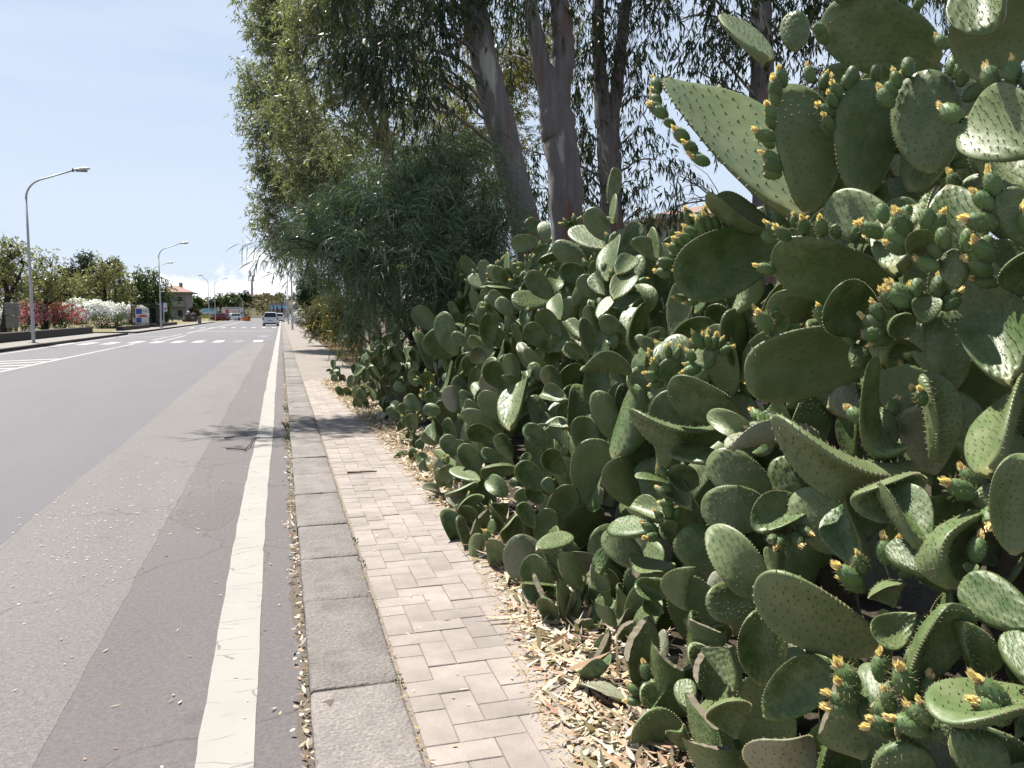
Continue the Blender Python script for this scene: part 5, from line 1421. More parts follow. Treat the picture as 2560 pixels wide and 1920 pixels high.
# leaves caught in the gutter
n = 650
Y = 1.6 + 16 * rs.random(n) ** 1.4; X = .062 - np.abs(rs.normal(size=n)) * .022
lay(n, X, Y, .012 + .03 * rs.random(n), (.02, .065), (.006, .017), M['litter'], 'gutter_leaves', 'dry leaves caught in the gutter against the kerb stones', 'leaf litter', tilt=.7)
n = 700
Y = 2.2 + 22 * rs.random(n); X = np.where(rs.random(n) < .6, -1.9 * rs.random(n) ** 1.3, .4 + .7 * rs.random(n)); Zs = np.where(X > .07, np.where(X > .41, PZ + .006, .108), .006)
lay(n, X, Y, Zs, (.012, .045), (.004, .012), M['litter'], 'scattered_leaves', 'single dry leaves scattered over the asphalt and paving', 'leaf litter', tilt=.15, curved=False)
n = 220                           # flecks on the pale asphalt
Y = 6.2 + rs.normal(size=n) * 1.0; X = -1.25 + rs.normal(size=n) * .26
lay(n, X, Y, np.full(n, .006), (.008, .03), (.004, .012), M['litter'], 'leaf_flecks', 'cluster of pale leaf flecks on the light asphalt strip', 'leaf litter', tilt=.1, curved=False, rnd=rs.random(n) * .2)
n = 380                           # chaff in the joint between kerb and paving
Y = 1.6 + 12 * rs.random(n) ** 1.4; X = .405 + rs.normal(size=n) * .008
lay(n, X, Y, np.full(n, PZ + .008) + .006 * rs.random(n), (.01, .03), (.003, .007), M['straw'], 'joint_chaff', 'chaff filling the joint between kerb and paving', 'leaf litter', tilt=.3, curved=False)
def weed(x, y, z, h, k, lab):
    e = []
    a = rs.random(k) * 6.28; P = np.stack([x + .012 * np.cos(a), y + .05 * rs.normal(size=k), np.full(k, z)], 1)
    D = np.stack([np.cos(a) * .5, np.sin(a) * .5, np.ones(k)], 1)
    o = link('weed_tuft', leaf_mesh('weed_tuft', P, D, h * (.5 + .7 * rs.random(k)), np.full(k, .007), M['leaf_green'], .35, True)); tag(o, lab, 'weed', 'weeds in the gutter')
    return o
for (y, h, k, lab) in [(12.6, .16, 60, 'largest weed tuft growing in the gutter by the tree shadow'), (10.6, .17, 70, 'tall feathery weed tuft in the gutter within the tree shadow'), (9.7, .10, 30, 'small weed tuft in the gutter beside the shaded kerb stone'), (7.6, .07, 24, 'tiny weed tuft in the gutter between leaves')]:
    weed(.05, y, .005, h, k, lab)
for (x, y, lab) in [(.409, 4.95, 'tiny green weed in the joint beside the second whole kerb stone'), (.409, 4.45, 'tiny green weed in the joint between kerb and paving'), (.405, 2.95, 'small green weed at the corner of a kerb stone')]:
    weed(x, y, PZ, .025, 22, lab)
def stick(pts, r, lab):
    mb = MB(); mb.tube(pts, [r * (1 - .5 * i / len(pts)) for i in range(len(pts))], 6)
    tag(link('fallen_stick', mb.mesh('fallen_stick', M['twig'])), lab, 'stick', 'fallen sticks')
def g3(x, y, z): p = onground(x, y, z); return (p.x, p.y, z)
stick([g3(868, 1181, PZ + .012), g3(905, 1180, PZ + .014), g3(942, 1178, PZ + .012)], .008, 'dark straight stick lying across the pavers')
stick([g3(566, 1121, .015), g3(590, 1122, .016), g3(612, 1124, .015)], .008, 'thin dark stick on the asphalt before the white line')
stick([g3(612, 1126, .015), g3(624, 1112, .03), g3(632, 1098, .02), g3(650, 1090, .016)], .006, 'crooked twig crossing onto the white line')
stick([g3(561, 1095, .015), g3(583, 1093, .016)], .009, 'short stick on the asphalt in the tree shadow')
# dead pads and bark strips fallen among the litter
for i in range(26):
    y = gr.uniform(1.6, 9); x = edge_x(y) + gr.uniform(.12, .5)
    L_ = gr.uniform(.12, .24); me = gr.choice(PADS_OLD + CURL)
    d = plant_for(Vector((x, y, 0)))
    add_pad(Vector((x, y, PZ + .03)), Vector((gr.uniform(-1, 1), gr.uniform(-1, 1), gr.uniform(-.05, .3))), Vector((gr.uniform(-.4, .4), gr.uniform(-.4, .4), 1)), L_, L_ * .55, .016, me, d)
n = 260
Y = 1.4 + 8 * rs.random(n); X = np.array([edge_x(y) for y in Y]) + .05 + .4 * rs.random(n)
lay(n, X, Y, np.full(n, PZ + .012) + .03 * rs.random(n), (.10, .26), (.008, .022), M['litter'], 'bark_strips', 'long curled strips of shed bark in the leaf litter', 'leaf litter', tilt=.4, rnd=.3 + .5 * rs.random(n))
# crumpled paper
M['paper'] = pm('paper', (.66, .66, .68), (.5, .5, .52), rough=.8)
for (x, y, s_, lab) in [(1340, 1500, .045, 'crumpled white paper on the litter under the cut pads'), (1040, 1145, .05, 'crumpled pale paper on the litter near the drooping pads')]:
    p = onground(x, y, PZ); bm = bmesh.new(); bmesh.ops.create_icosphere(bm, subdivisions=2, radius=s_)
    for v in bm.verts: v.co *= 1 + .5 * mnoise.noise(v.co * 40 + Vector((x, 0, 0))); v.co.z *= .5
    me = bpy.data.meshes.new('paper_scrap'); bm.to_mesh(me); bm.free(); me.materials.append(M['paper'])
    tag(link('paper_scrap', me, None, (p.x, p.y, PZ + s_ * .4)), lab, 'litter')

# ------------------------------------------------------------------ street lamps
M['galv'] = pm('galvanised_steel', (.95, .97, 1.0), (.82, .85, .88), rough=.5, metal=.3, scale=3)
M['white'] = pm('white_paint', (1.3, 1.3, 1.28), rough=.5, scale=2)
M['glass_lamp'] = pm('lamp_lens', (.30, .31, .33), rough=.2)
M['darkmetal'] = pm('dark_metal', (.06, .06, .07), rough=.5)
def lamp(label, base, dx=1, arm=2.0, h=8.1, rz=0.0):
    e = empty('street_lamp', base, rz); tag(e, label, 'street lamp', 'curved-arm street lamps along the road')
    mb = MB(); mb.tube([(0, 0, -.1), (0, 0, 1.0), (0, 0, 4), (0, 0, h - 1.5)], [.085, .075, .062, .05], 12)
    link('pole', mb.mesh('pole', M['galv']), e)
    mb = MB(); pts = []
    for i in range(9):
        a = math.pi / 2 * i / 8 * .82
        pts.append((dx * (1 - math.cos(a)) * .95, 0, h - 1.5 + math.sin(a) * .95))
    p = pts[-1]; pts.append((dx * arm, 0, h - .12))
    mb.tube(pts, [.05 - .0015 * i for i in range(10)], 10)
    link('arm', mb.mesh('arm', M['galv']), e)
    mb = MB(); q = pts[-1]; L = .72
    V = []; Fq = []
    for i, (t, w, zt, zb) in enumerate([(-.05, .04, .04, -.03), (.1, .08, .075, -.04), (.35, .11, .095, -.05), (.6, .10, .07, -.045), (.72, .05, .03, -.025)]):
        for (yy, zz) in ((-w, zb), (-w * .9, zt * .6), (-w * .4, zt), (w * .4, zt), (w * .9, zt * .6), (w, zb)):
            V.append((q[0] + dx * t, yy, q[2] + zz + t * .17))
    for i in range(4):
        for j in range(6): Fq.append((i * 6 + j, i * 6 + (j + 1) % 6, (i + 1) * 6 + (j + 1) % 6, (i + 1) * 6 + j))
    Fq += [tuple(range(6)), tuple(24 + j for j in range(6))]
    mb.add(V, Fq)
    hd = mb.build('lamp_head', M['white'], e)
    mb = MB(); mb.box(q[0] + dx * .12 - .0, q[0] + dx * .60, -.10, .10, q[2] - .075 + .03, q[2] - .045 + .06); mb.build('lens', M['glass_lamp'], hd)
    mb = MB(); mb.box(q[0] - .03, q[0] + .03, -.06, .06, q[2] - .07, q[2] + .08); mb.build('clamp', M['darkmetal'], hd)
    mb = MB(); mb.box(-.16, .16, -.16, .16, .0, .03); mb.box(-.10, .10, -.13, -.085, .5, .85); mb.build('base_plate', M['galv'], e)
    return e
lamp('tall curved-arm street lamp beside the long planter wall', (-11.1, 42, .125))
lamp('curved-arm street lamp by the bus shelter', (-10.95, 82.5, .125))
lamp('curved-arm street lamp behind the pepper tree', (-16.5, 118, .1), h=8.3)
lamp('curved-arm street lamp by the red parked car', (-11.8, 160, .05), arm=1.8)
lamp('street lamp with its arm turned to the park by the blue billboard', (-12.0, 149, .05), dx=-1, arm=.9)
lamp('short street lamp before the pale house', (-18.5, 140, .1), h=4.8, arm=1.0, dx=-1)
lamp('short street lamp behind the orange barriers', (-7.2, 168, .05), h=5.2, arm=.9, dx=-1)
lamp('street lamp on the right pavement standing beside the wattle', (.95, 72, .085), dx=-1, h=8.6, arm=2.6)
lamp('street lamp on the right pavement by the white oleander', (.95, 108, .085), dx=-1, arm=2.4)
lamp('third street lamp along the right pavement beyond the oleander', (.95, 137, .085), dx=-1, arm=2.4)
lamp('furthest street lamp along the right pavement', (.95, 180, .085), dx=-1, arm=2.4)

# ------------------------------------------------------------------ park furniture and signs
M['cabinet'] = pm('grey_cabinet', (.36, .37, .37), (.29, .30, .30), rough=.7, scale=2)
M['legwood'] = pm('concrete_leg', (.30, .27, .22), rough=.9)
e = empty('utility_cabinet', (-14.75, 52, .11), R(-8)); tag(e, 'grey two-part utility cabinet on two legs beyond the planter wall', 'cabinet')
mb = MB(); mb.box(-.34, .34, -.16, .16, 1.27, 1.98); mb.build('upper_box', M['cabinet'], e, bevel=.015)
mb = MB(); mb.box(-.31, .27, -.15, .15, .56, 1.24); mb.build('lower_box', M['cabinet'], e, bevel=.015)
for x in (-.22, .16):
    mb = MB(); mb.box(x - .06, x + .06, -.1, .1, -.1, .58); mb.build('leg', M['legwood'], e)
mb = MB(); mb.box(-.28, .28, -.175, -.162, 1.33, 1.92); d = mb.build('door', M['cabinet'], e)
mb = MB(); mb.box(.2, .23, -.19, -.176, 1.58, 1.68); mb.build('handle', M['darkmetal'], d)
M['green_metal'] = pm('dark_green_metal', (.025, .05, .04), (.018, .036, .03), rough=.4)
M['sign_blue'] = pm('blue_print', (.1, .2, .75), rough=.4); M['sign_white'] = pm('white_print', (1.3, 1.32, 1.36), (1.2, 1.22, 1.28), rough=.4)
M['sign_red'] = pm('red_print', (1.1, .12, .12), rough=.5); M['sign_sky'] = pm('sky_print', (.35, .85, 1.2), (.6, 1.1, 1.4), rough=.5, scale=.8)
M['sign_yellow'] = pm('yellow_print', (1.5, 1.25, .1), rough=.5); M['sign_pink'] = pm('pink_print', (1.2, .6, .7), rough=.5)
M['sign_brown'] = pm('brown_print', (.25, .13, .09), rough=.6); M['sign_sand'] = pm('sand_print', (.66, .60, .48), rough=.6); M['sign_dark'] = pm('dark_print', (.05, .05, .07), rough=.6)
M['sign_green'] = pm('green_print', (.08, .30, .22), rough=.5); M['sign_grey'] = pm('grey_print', (.50, .52, .55), rough=.5)
M['glass'] = pm('dark_glass', (.035, .045, .05), (.03, .035, .04), rough=.08, spec=.6)
M['green_glass'] = pm('tinted_glass', (.02, .05, .045), rough=.1, spec=.5)
e = empty('bus_shelter', (-13.2, 89, .11)); tag(e, 'dark green bus shelter with a poster panel on its end', 'bus shelter')
mb = MB(); mb.prism([(-1.3, 2.25), (1.3, 2.25), (1.25, 2.34), (0, 2.42), (-1.25, 2.34)], -1.3, 1.6); mb.build('roof', M['green_metal'], e)
for (x, y) in ((-1.15, -1.2), (1.15, -1.2), (-1.15, 1.5), (1.15, 1.5)):
    mb = MB(); mb.box(x - .05, x + .05, y - .05, y + .05, -.1, 2.26); mb.build('post', M['green_metal'], e)
mb = MB(); mb.box(-1.17, -1.13, -1.1, 1.4, .3, 2.2); mb.build('back_pane', M['green_glass'], e)
mb = MB(); mb.box(.25, 1.10, 1.48, 1.52, .3, 2.2); mb.build('end_pane', M['green_glass'], e)
mb = MB(); mb.box(-.8, .42, -1.27, -1.15, .35, 1.90); pn = mb.build('poster_panel', M['sign_white'], e)
mb = MB(); mb.box(-.74, -.26, -1.283, -1.272, .42, .95); mb.box(-.74, -.2, -1.283, -1.272, 1.3, 1.84); mb.build('blue_print', M['sign_blue'], pn)
mb = MB(); mb.box(-.6, .25, -1.289, -1.284, 1.02, 1.16); mb.box(-.35, .1, -1.289, -1.284, 1.16, 1.22); mb.build('red_print', M['sign_red'], pn)
mb = MB(); mb.box(-.15, .34, -1.283, -1.272, 1.50, 1.56); mb.box(-.15, .3, -1.283, -1.272, 1.62, 1.68); mb.build('text_lines', M['sign_grey'], pn)
mb = MB(); mb.box(-.9, .7, .9, 1.3, .42, .47); mb.box(-.8, -.72, 1.0, 1.2, -.05, .42); mb.box(.5, .58, 1.0, 1.2, -.05, .42); mb.build('bench', M['green_metal'], e)
def px2(x, y, Y): p = atY(x, y, Y); return p
# double-sided totem sign beside the shelter
Y = 95; c = px2(410, 806, Y); e = empty('bus_stop_sign', (c.x, Y, .1)); tag(e, 'blue and white sign panel on a post beside the bus shelter', 'sign')
a, b_ = px2(403, 757, Y), px2(418, 779, Y)
mb = MB(); mb.box(a.x - c.x, (a.x + b_.x) / 2 - c.x - .08, -.06, .06, b_.z - .1, a.z - .1); bp_ = mb.build('blue_panel', M['sign_blue'], e)
mb = MB(); mb.box(a.x - c.x + .04, (a.x + b_.x) / 2 - c.x - .12, -.068, -.062, (a.z + b_.z) / 2 - .22, (a.z + b_.z) / 2); mb.build('red_print', M['sign_red'], bp_)
mb = MB(); mb.box((a.x + b_.x) / 2 - c.x - .07, b_.x - c.x, -.06, .06, b_.z - .1, a.z - .1); wp_ = mb.build('white_panel', M['sign_white'], e)
mb = MB(); mb.box((a.x + b_.x) / 2 - c.x + .05, b_.x - c.x - .08, -.068, -.062, b_.z + .12, b_.z + .32); mb.build('picture', M['sign_dark'], wp_)
mb = MB(); mb.box(-.06, .06, -.05, .05, -.2, a.z - .12); mb.build('post', M['galv'], e)
# white information board on the right-hand verge
Y = 112; c = px2(738, 800, Y); e = empty('information_board', (c.x, Y, .05)); tag(e, 'pale blank board on a dark post by the white oleander', 'sign')
a, b_ = px2(731, 759, Y), px2(744, 778, Y)
mb = MB(); mb.box(a.x - c.x, b_.x - c.x, -.05, .05, b_.z - .05, a.z - .05); bd = mb.build('panel', M['sign_grey'], e)
mb = MB(); mb.box(a.x - c.x - .05, b_.x - c.x + .05, -.02, .04, a.z - .049, a.z + .03); mb.build('frame', M['white'], bd)
mb = MB(); mb.box(-.05, .05, .0, .1, -.2, b_.z); mb.build('post', M['darkmetal'], e)
# kerbside pillar, sculptures
mb = MB(); mb.box(-.22, .22, -.22, .22, 0, .95); mb.box(-.27, .27, -.27, .27, .951, 1.05); c = px2(499, 810, 116)
tag(mb.build('concrete_pillar', M['walk_left'], None, (c.x, 116, .0), bevel=.02), 'short white concrete pillar at the corner of the lawn', 'pillar')
M['rock'] = pm('rough_rock', (.20, .18, .15), (.12, .105, .09), rough=.95, scale=3, bump=1, bscale=6)
def rock(label, x, Y, parts):
    c = px2(x, 800, Y); e = empty('rock_sculpture', (c.x, Y, .1)); tag(e, label, 'sculpture', 'stacked rock sculptures')
    for k, (dx, z, s_) in enumerate(parts):
        bm = bmesh.new(); bmesh.ops.create_icosphere(bm, subdivisions=3, radius=s_)
        for v in bm.verts: v.co *= 1 + .35 * mnoise.noise(v.co * 1.6 + Vector((x, k * 9, 0))) + .12 * mnoise.noise(v.co * 5)
        me = bpy.data.meshes.new('boulder'); bm.to_mesh(me); bm.free(); me.materials.append(M['white'] if k == len(parts) - 1 and x < 475 else M['rock'])
        link('boulder', me, e, (dx, 0, z))
rock('tall stack of rough boulders with a pale top on the far lawn', 471, 140, [(-.4, .3, .6), (.35, .3, .55), (0, .95, .5), (.05, 1.55, .22)])
rock('smaller stack of dark boulders on the far lawn', 483, 142, [(0, .4, .6), (.1, 1.1, .4)])

def billboard(label, x0, x1, y0, y1, Y, frame, art):
    a, b_ = px2(x0, y0, Y), px2(x1, y1, Y); w, h = b_.x - a.x, a.z - b_.z
    e = empty('billboard', (a.x, Y, 0)); tag(e, label, 'billboard', 'large roadside billboards')
    z0 = b_.z
    mb = MB(); mb.box(0, w, 0, .25, z0, z0 + h); pn = mb.build('panel', M['sign_white'], e)
    mb = MB()
    for q in ((-.12, w + .12, z0 + h, z0 + h + .14), (-.12, w + .12, z0 - .14, z0), (-.12, 0, z0, z0 + h), (w, w + .12, z0, z0 + h)): mb.box(q[0], q[1], -.06, .28, q[2], q[3])
    mb.build('frame', frame, pn)
    for x in (.12, .88):
        mb = MB(); mb.box(w * x - .1, w * x + .1, .26, .42, -.3, z0 + h * .8); mb.build('post', M['darkmetal'], e)
    layers = {}
    for i, (m_, poly) in enumerate(art):
        v = [(p[0] * w, -.012 - .004 * i, z0 + p[1] * h) for p in poly]
        layers.setdefault(m_, MB()).add(v, [tuple(range(len(v)))])
    for m_, mb in layers.items(): mb.build('print', M[m_], pn)
def rct(x0, y0, x1, y1): return [(x0, y0), (x1, y0), (x1, y1), (x0, y1)]
def oval(cx, cy, rx, ry, n=12): return [(cx + rx * math.cos(6.2832 * i / n), cy + ry * math.sin(6.2832 * i / n)) for i in range(n)]
billboard('blue sky-picture billboard with a yellow strip along its foot', 493, 543, 771, 794.5, 235, M['sign_green'],
          [('sign_sky', rct(0, .45, 1, 1)), ('sign_grey', rct(0, .22, 1, .45)), ('sign_white', oval(.5, .5, .32, .12)), ('sign_yellow', rct(0, 0, 1, .2)), ('sign_white', oval(.18, .78, .1, .09)), ('sign_blue', oval(.78, .85, .16, .05)), ('sign_red', rct(.05, .5, .3, .55)), ('sign_dark', oval(.55, .45, .05, .06)), ('sign_dark', oval(.9, .4, .04, .04))])
billboard('white billboard with a red figure and pink lines of text', 555.5, 606.5, 768.5, 793.5, 237, M['sign_grey'],
          [('sign_red', rct(.14, .68, .34, .8)), ('sign_red', oval(.24, .52, .09, .16)), ('sign_red', rct(.15, .26, .34, .34)), ('sign_pink', oval(.37, .4, .05, .12)), ('sign_grey', rct(.12, .86, .9, .92)), ('sign_pink', rct(.46, .6, .72, .66)), ('sign_pink', rct(.46, .48, .84, .54)), ('sign_pink', rct(.44, .34, .86, .40)), ('sign_pink', rct(.46, .22, .84, .28)), ('sign_red', oval(.83, .64, .04, .07)), ('sign_pink', rct(.42, .08, .78, .13))])
billboard('billboard with figures on a beach before the blue sea', 676, 722, 759.5, 783.5, 232, M['sign_grey'],
          [('sign_sky', rct(0, .45, 1, .8)), ('sign_sand', rct(0, 0, 1, .42)), ('sign_grey', rct(0, .8, 1, 1)), ('sign_brown', [(.08, .12), (.24, .12), (.2, .55), (.13, .6)]), ('sign_brown', oval(.165, .72, .045, .11)), ('sign_brown', [(.3, .1), (.43, .1), (.4, .5), (.32, .5)]), ('sign_dark', oval(.36, .62, .05, .11)), ('sign_brown', [(.42, .15), (.5, .15), (.48, .55), (.43, .5)]), ('sign_dark', [(.54, .1), (.7, .1), (.66, .62), (.57, .62)]), ('sign_brown', oval(.61, .72, .04, .09)), ('sign_dark', oval(.61, .84, .03, .05)), ('sign_brown', [(.64, .55), (.9, .15), (.93, .19), (.68, .6)])])
billboard('small grey and white poster stand by the white billboard', 603, 611.5, 783, 794, 176, M['darkmetal'], [('sign_grey', rct(0, .72, 1, 1)), ('sign_dark', [(.2, .1), (.8, .45), (.75, .55), (.15, .2)])])
# orange plastic barriers
M['orange'] = pm('orange_plastic', (1.5, .38, .06), (1.3, .30, .05), rough=.5)
for i, (x, hh, lab) in enumerate([(607.5, .55, 'low orange plastic barrier beside the white car'), (614.5, .7, 'orange plastic barrier in the middle of the barrier row'), (622, .85, 'tall orange plastic barrier with a dark round sign')]):
    c = px2(x, 803, 162); e = empty('traffic_barrier', (c.x, 162, .0)); tag(e, lab, 'barrier', 'orange barriers across the side road')
    mb = MB(); mb.prism([(-.3, 0), (.3, 0), (.3, .18), (.12, .32), (.09, hh), (-.09, hh), (-.12, .32), (-.3, .18)], -.33, .33, axis='x'); mb.build('body', M['orange'], e)
    if i == 2:
        mb = MB(); mb.add([(.1 + .17 * math.cos(a), -.335 + .02, .6 + .17 * math.sin(a)) for a in [6.2832 * k / 14 for k in range(14)]], [tuple(range(14))]); mb.build('round_sign', M['sign_dark'], e)
    mb = MB(); mb.box(-.34, .34, -.32, .32, -.02, .05); mb.build('foot', M['darkmetal'], e)

# ------------------------------------------------------------------ cars
M['tyre'] = pm('tyre', (.03, .03, .03), rough=.9); M['rim'] = pm('rim', (.4, .4, .42), rough=.35, metal=.6)
M['tail'] = pm('tail_lamp', (.55, .06, .03), rough=.25); M['amber'] = pm('amber_lamp', (.8, .25, .04), rough=.25); M['headl'] = pm('headlamp', (.7, .72, .74), rough=.15); M['plate'] = pm('number_plate', (.7, .7, .66), rough=.5)
def paintcol(n, c): return pm(n, c, tuple(x * .96 for x in c), rough=.32, metal=.0, scale=1, coat=.3)
def car(label, loc, rz, col, L=4.4, Wd=1.76, H=1.5, rear=.25, wagon=True):
    """long axis y, front towards +y"""
    e = empty('parked_car' if 'parked' in label else 'car', loc, rz); tag(e, label, 'car', 'cars on and beside the road')
    hw = Wd / 2; belt = H * .60
    secs = [(-L / 2, .80, .40, belt * .70), (-L / 2 + .06, .92, .28, belt * .95), (-L / 2 + .5, 1, .20, belt), (-L * .1, 1, .18, belt), (L * .22, 1, .18, belt * .98), (L * .36, .98, .2, belt * .86), (L / 2 - .15, .93, .25, belt * .74), (L / 2, .78, .34, belt * .6)]
    V = []; Fq = []
    for (y, k, zl, zb) in secs:
        w = hw * k
        V += [(-w * .9, y, zl), (-w, y, zl + .14), (-w, y, zb - .16), (-w * .93, y, zb), (w * .93, y, zb), (w, y, zb - .16), (w, y, zl + .14), (w * .9, y, zl)]
    n = len(secs)
    for i in range(n - 1):
        for j in range(8): Fq.append((i * 8 + j, i * 8 + (j + 1) % 8, (i + 1) * 8 + (j + 1) % 8, (i + 1) * 8 + j))
    Fq += [tuple(range(8)), tuple((n - 1) * 8 + j for j in range(8))]
    mb = MB(); mb.add(V, Fq); bo = mb.build('body', col, e, bevel=.03)
    yr0, yr1 = -L / 2 + .10, -L / 2 + .10 + rear + .12
    yf0, yf1 = L * .25, L * .06
    V = [(-hw * .90, yr0, belt - .02), (hw * .90, yr0, belt - .02), (hw * .90, yf0, belt - .03), (-hw * .90, yf0, belt - .03), (-hw * .70, yr1, H - .03), (hw * .70, yr1, H - .03), (hw * .70, yf1, H - .03), (-hw * .70, yf1, H - .03), (-hw * .6, yr1 + .15, H), (hw * .6, yr1 + .15, H), (hw * .6, yf1 - .15, H), (-hw * .6, yf1 - .15, H)]
    mb = MB(); mb.add(V, [(0, 1, 5, 4), (1, 2, 6, 5), (2, 3, 7, 6), (3, 0, 4, 7), (4, 5, 9, 8), (5, 6, 10, 9), (6, 7, 11, 10), (7, 4, 8, 11), (8, 9, 10, 11)])
    cb = mb.build('cabin', col, e)
    def lerp(a, b, t): return tuple(a[i] * (1 - t) + b[i] * t for i in range(3))
    def pane(name, a, b, c, d, i0, i1, j0, j1, nrm, parent):
        q = []
        for (s_, t) in ((i0, j0), (i1, j0), (i1, j1), (i0, j1)):
            p = lerp(lerp(a, b, s_), lerp(d, c, s_), t); q.append(tuple(p[k] + nrm[k] * .012 for k in range(3)))
        mb = MB(); mb.add(q, [(0, 1, 2, 3)]); return link(name, mb.mesh(name, M['glass']), parent)
    pane('rear_window', V[0], V[1], V[5], V[4], .06, .94, .12, .9, (0, -1, .3), cb)
    pane('windscreen', V[3], V[2], V[6], V[7], .06, .94, .08, .92, (0, .6, .7), cb)
    for sgn, (a, b_, c, d) in ((-1, (V[0], V[3], V[7], V[4])), (1, (V[1], V[2], V[6], V[5]))):
        for (i0, i1) in ((.08, .32), (.35, .62), (.65, .88)):
            pane('side_window', a, b_, c, d, i0, i1, .14, .88, (sgn, 0, .2), cb)
    wm = MB(); wr = .31
    for (t0, r0, m_) in ((-.1, wr, 0), (.1, wr, 0)): pass
    wm.tube([(-.1, 0, 0), (-.09, 0, 0), (.09, 0, 0), (.1, 0, 0)], [wr * .92, wr, wr, wr * .92], 18)
    rm = MB(); rm.tube([(-.106, 0, 0), (.106, 0, 0)], [wr * .58, wr * .58], 12)
    wme, rme = wm.mesh('tyre', M['tyre']), rm.mesh('rim', M['rim'])
    for sx in (-1, 1):
        for y in (-L * .30, L * .31):
            w_ = empty('wheel', (sx * (hw - .09), y, wr)); w_.parent = e
            link('tyre', wme, w_); link('rim', rme, w_)
        mb = MB(); mb.box(sx * hw * .93 - .07, sx * hw * .93 + .07, -L / 2 - .015, -L / 2 + .10, belt * .72, belt * 1.03); mb.build('tail_light', M['tail'], e)
        mb = MB(); mb.box(sx * hw * .93 - .068, sx * hw * .93 + .068, -L / 2 - .022, -L / 2 - .016, belt * .80, belt * .88); mb.build('indicator', M['amber'], e)
        mb = MB(); mb.box(sx * hw * .70 - .17, sx * hw * .70 + .17, L / 2 - .14, L / 2 + .012, belt * .60, belt * .74); mb.build('headlight', M['headl'], e)
        mb = MB(); mb.box(sx * (hw + .09) - .09, sx * (hw + .09) + .09, L * .20, L * .20 + .1, belt * .98, belt * 1.14); mb.build('mirror', col, e)
    mb = MB(); mb.box(-hw * .86, hw * .86, -L / 2 - .07, -L / 2 + .08, .36, .56); bu = mb.build('rear_bumper', col, e, bevel=.02)
    mb = MB(); mb.box(-hw * .7, hw * .7, -L / 2 - .075, -L / 2 + .06, .24, .35); mb.build('lower_valance', M['darkmetal'], e)
    mb = MB(); mb.box(-.26, .26, -L / 2 - .012, -L / 2 - .004, .60, .70); mb.build('number_plate', M['plate'], e)
    mb = MB(); mb.box(-hw * .86, hw * .86, L / 2 - .12, L / 2 + .05, .26, .48); mb.build('front_bumper', col, e, bevel=.02)
    return e
car('silver estate car driving away along the road', (-1.16, 100.6, .006), R(-1), paintcol('silver_paint', (1.5, 1.5, 1.54)), 4.5, 1.78, 1.62, .18)
car('white car driving ahead of the silver estate', (.95 - 1.2, 138, .006), 0, paintcol('white_car_paint', (1.6, 1.6, 1.62)), 4.2, 1.7, 1.5)
c = px2(550, 803, 168); car('red hatchback parked before the blue billboard', (c.x, 168, .0), R(60), paintcol('red_paint', (.30, .02, .03)), 3.6, 1.6, 1.55)
c = px2(580, 803, 172); car('white hatchback parked by the white billboard', (c.x, 172, .0), R(120), paintcol('white_paint_b', (1.6, 1.6, 1.62)), 3.8, 1.65, 1.5)
c = px2(560, 802, 182); car('maroon car parked behind the red hatchback', (c.x, 182, .0), R(75), paintcol('maroon_paint', (.20, .03, .04)), 4.0, 1.65, 1.45)

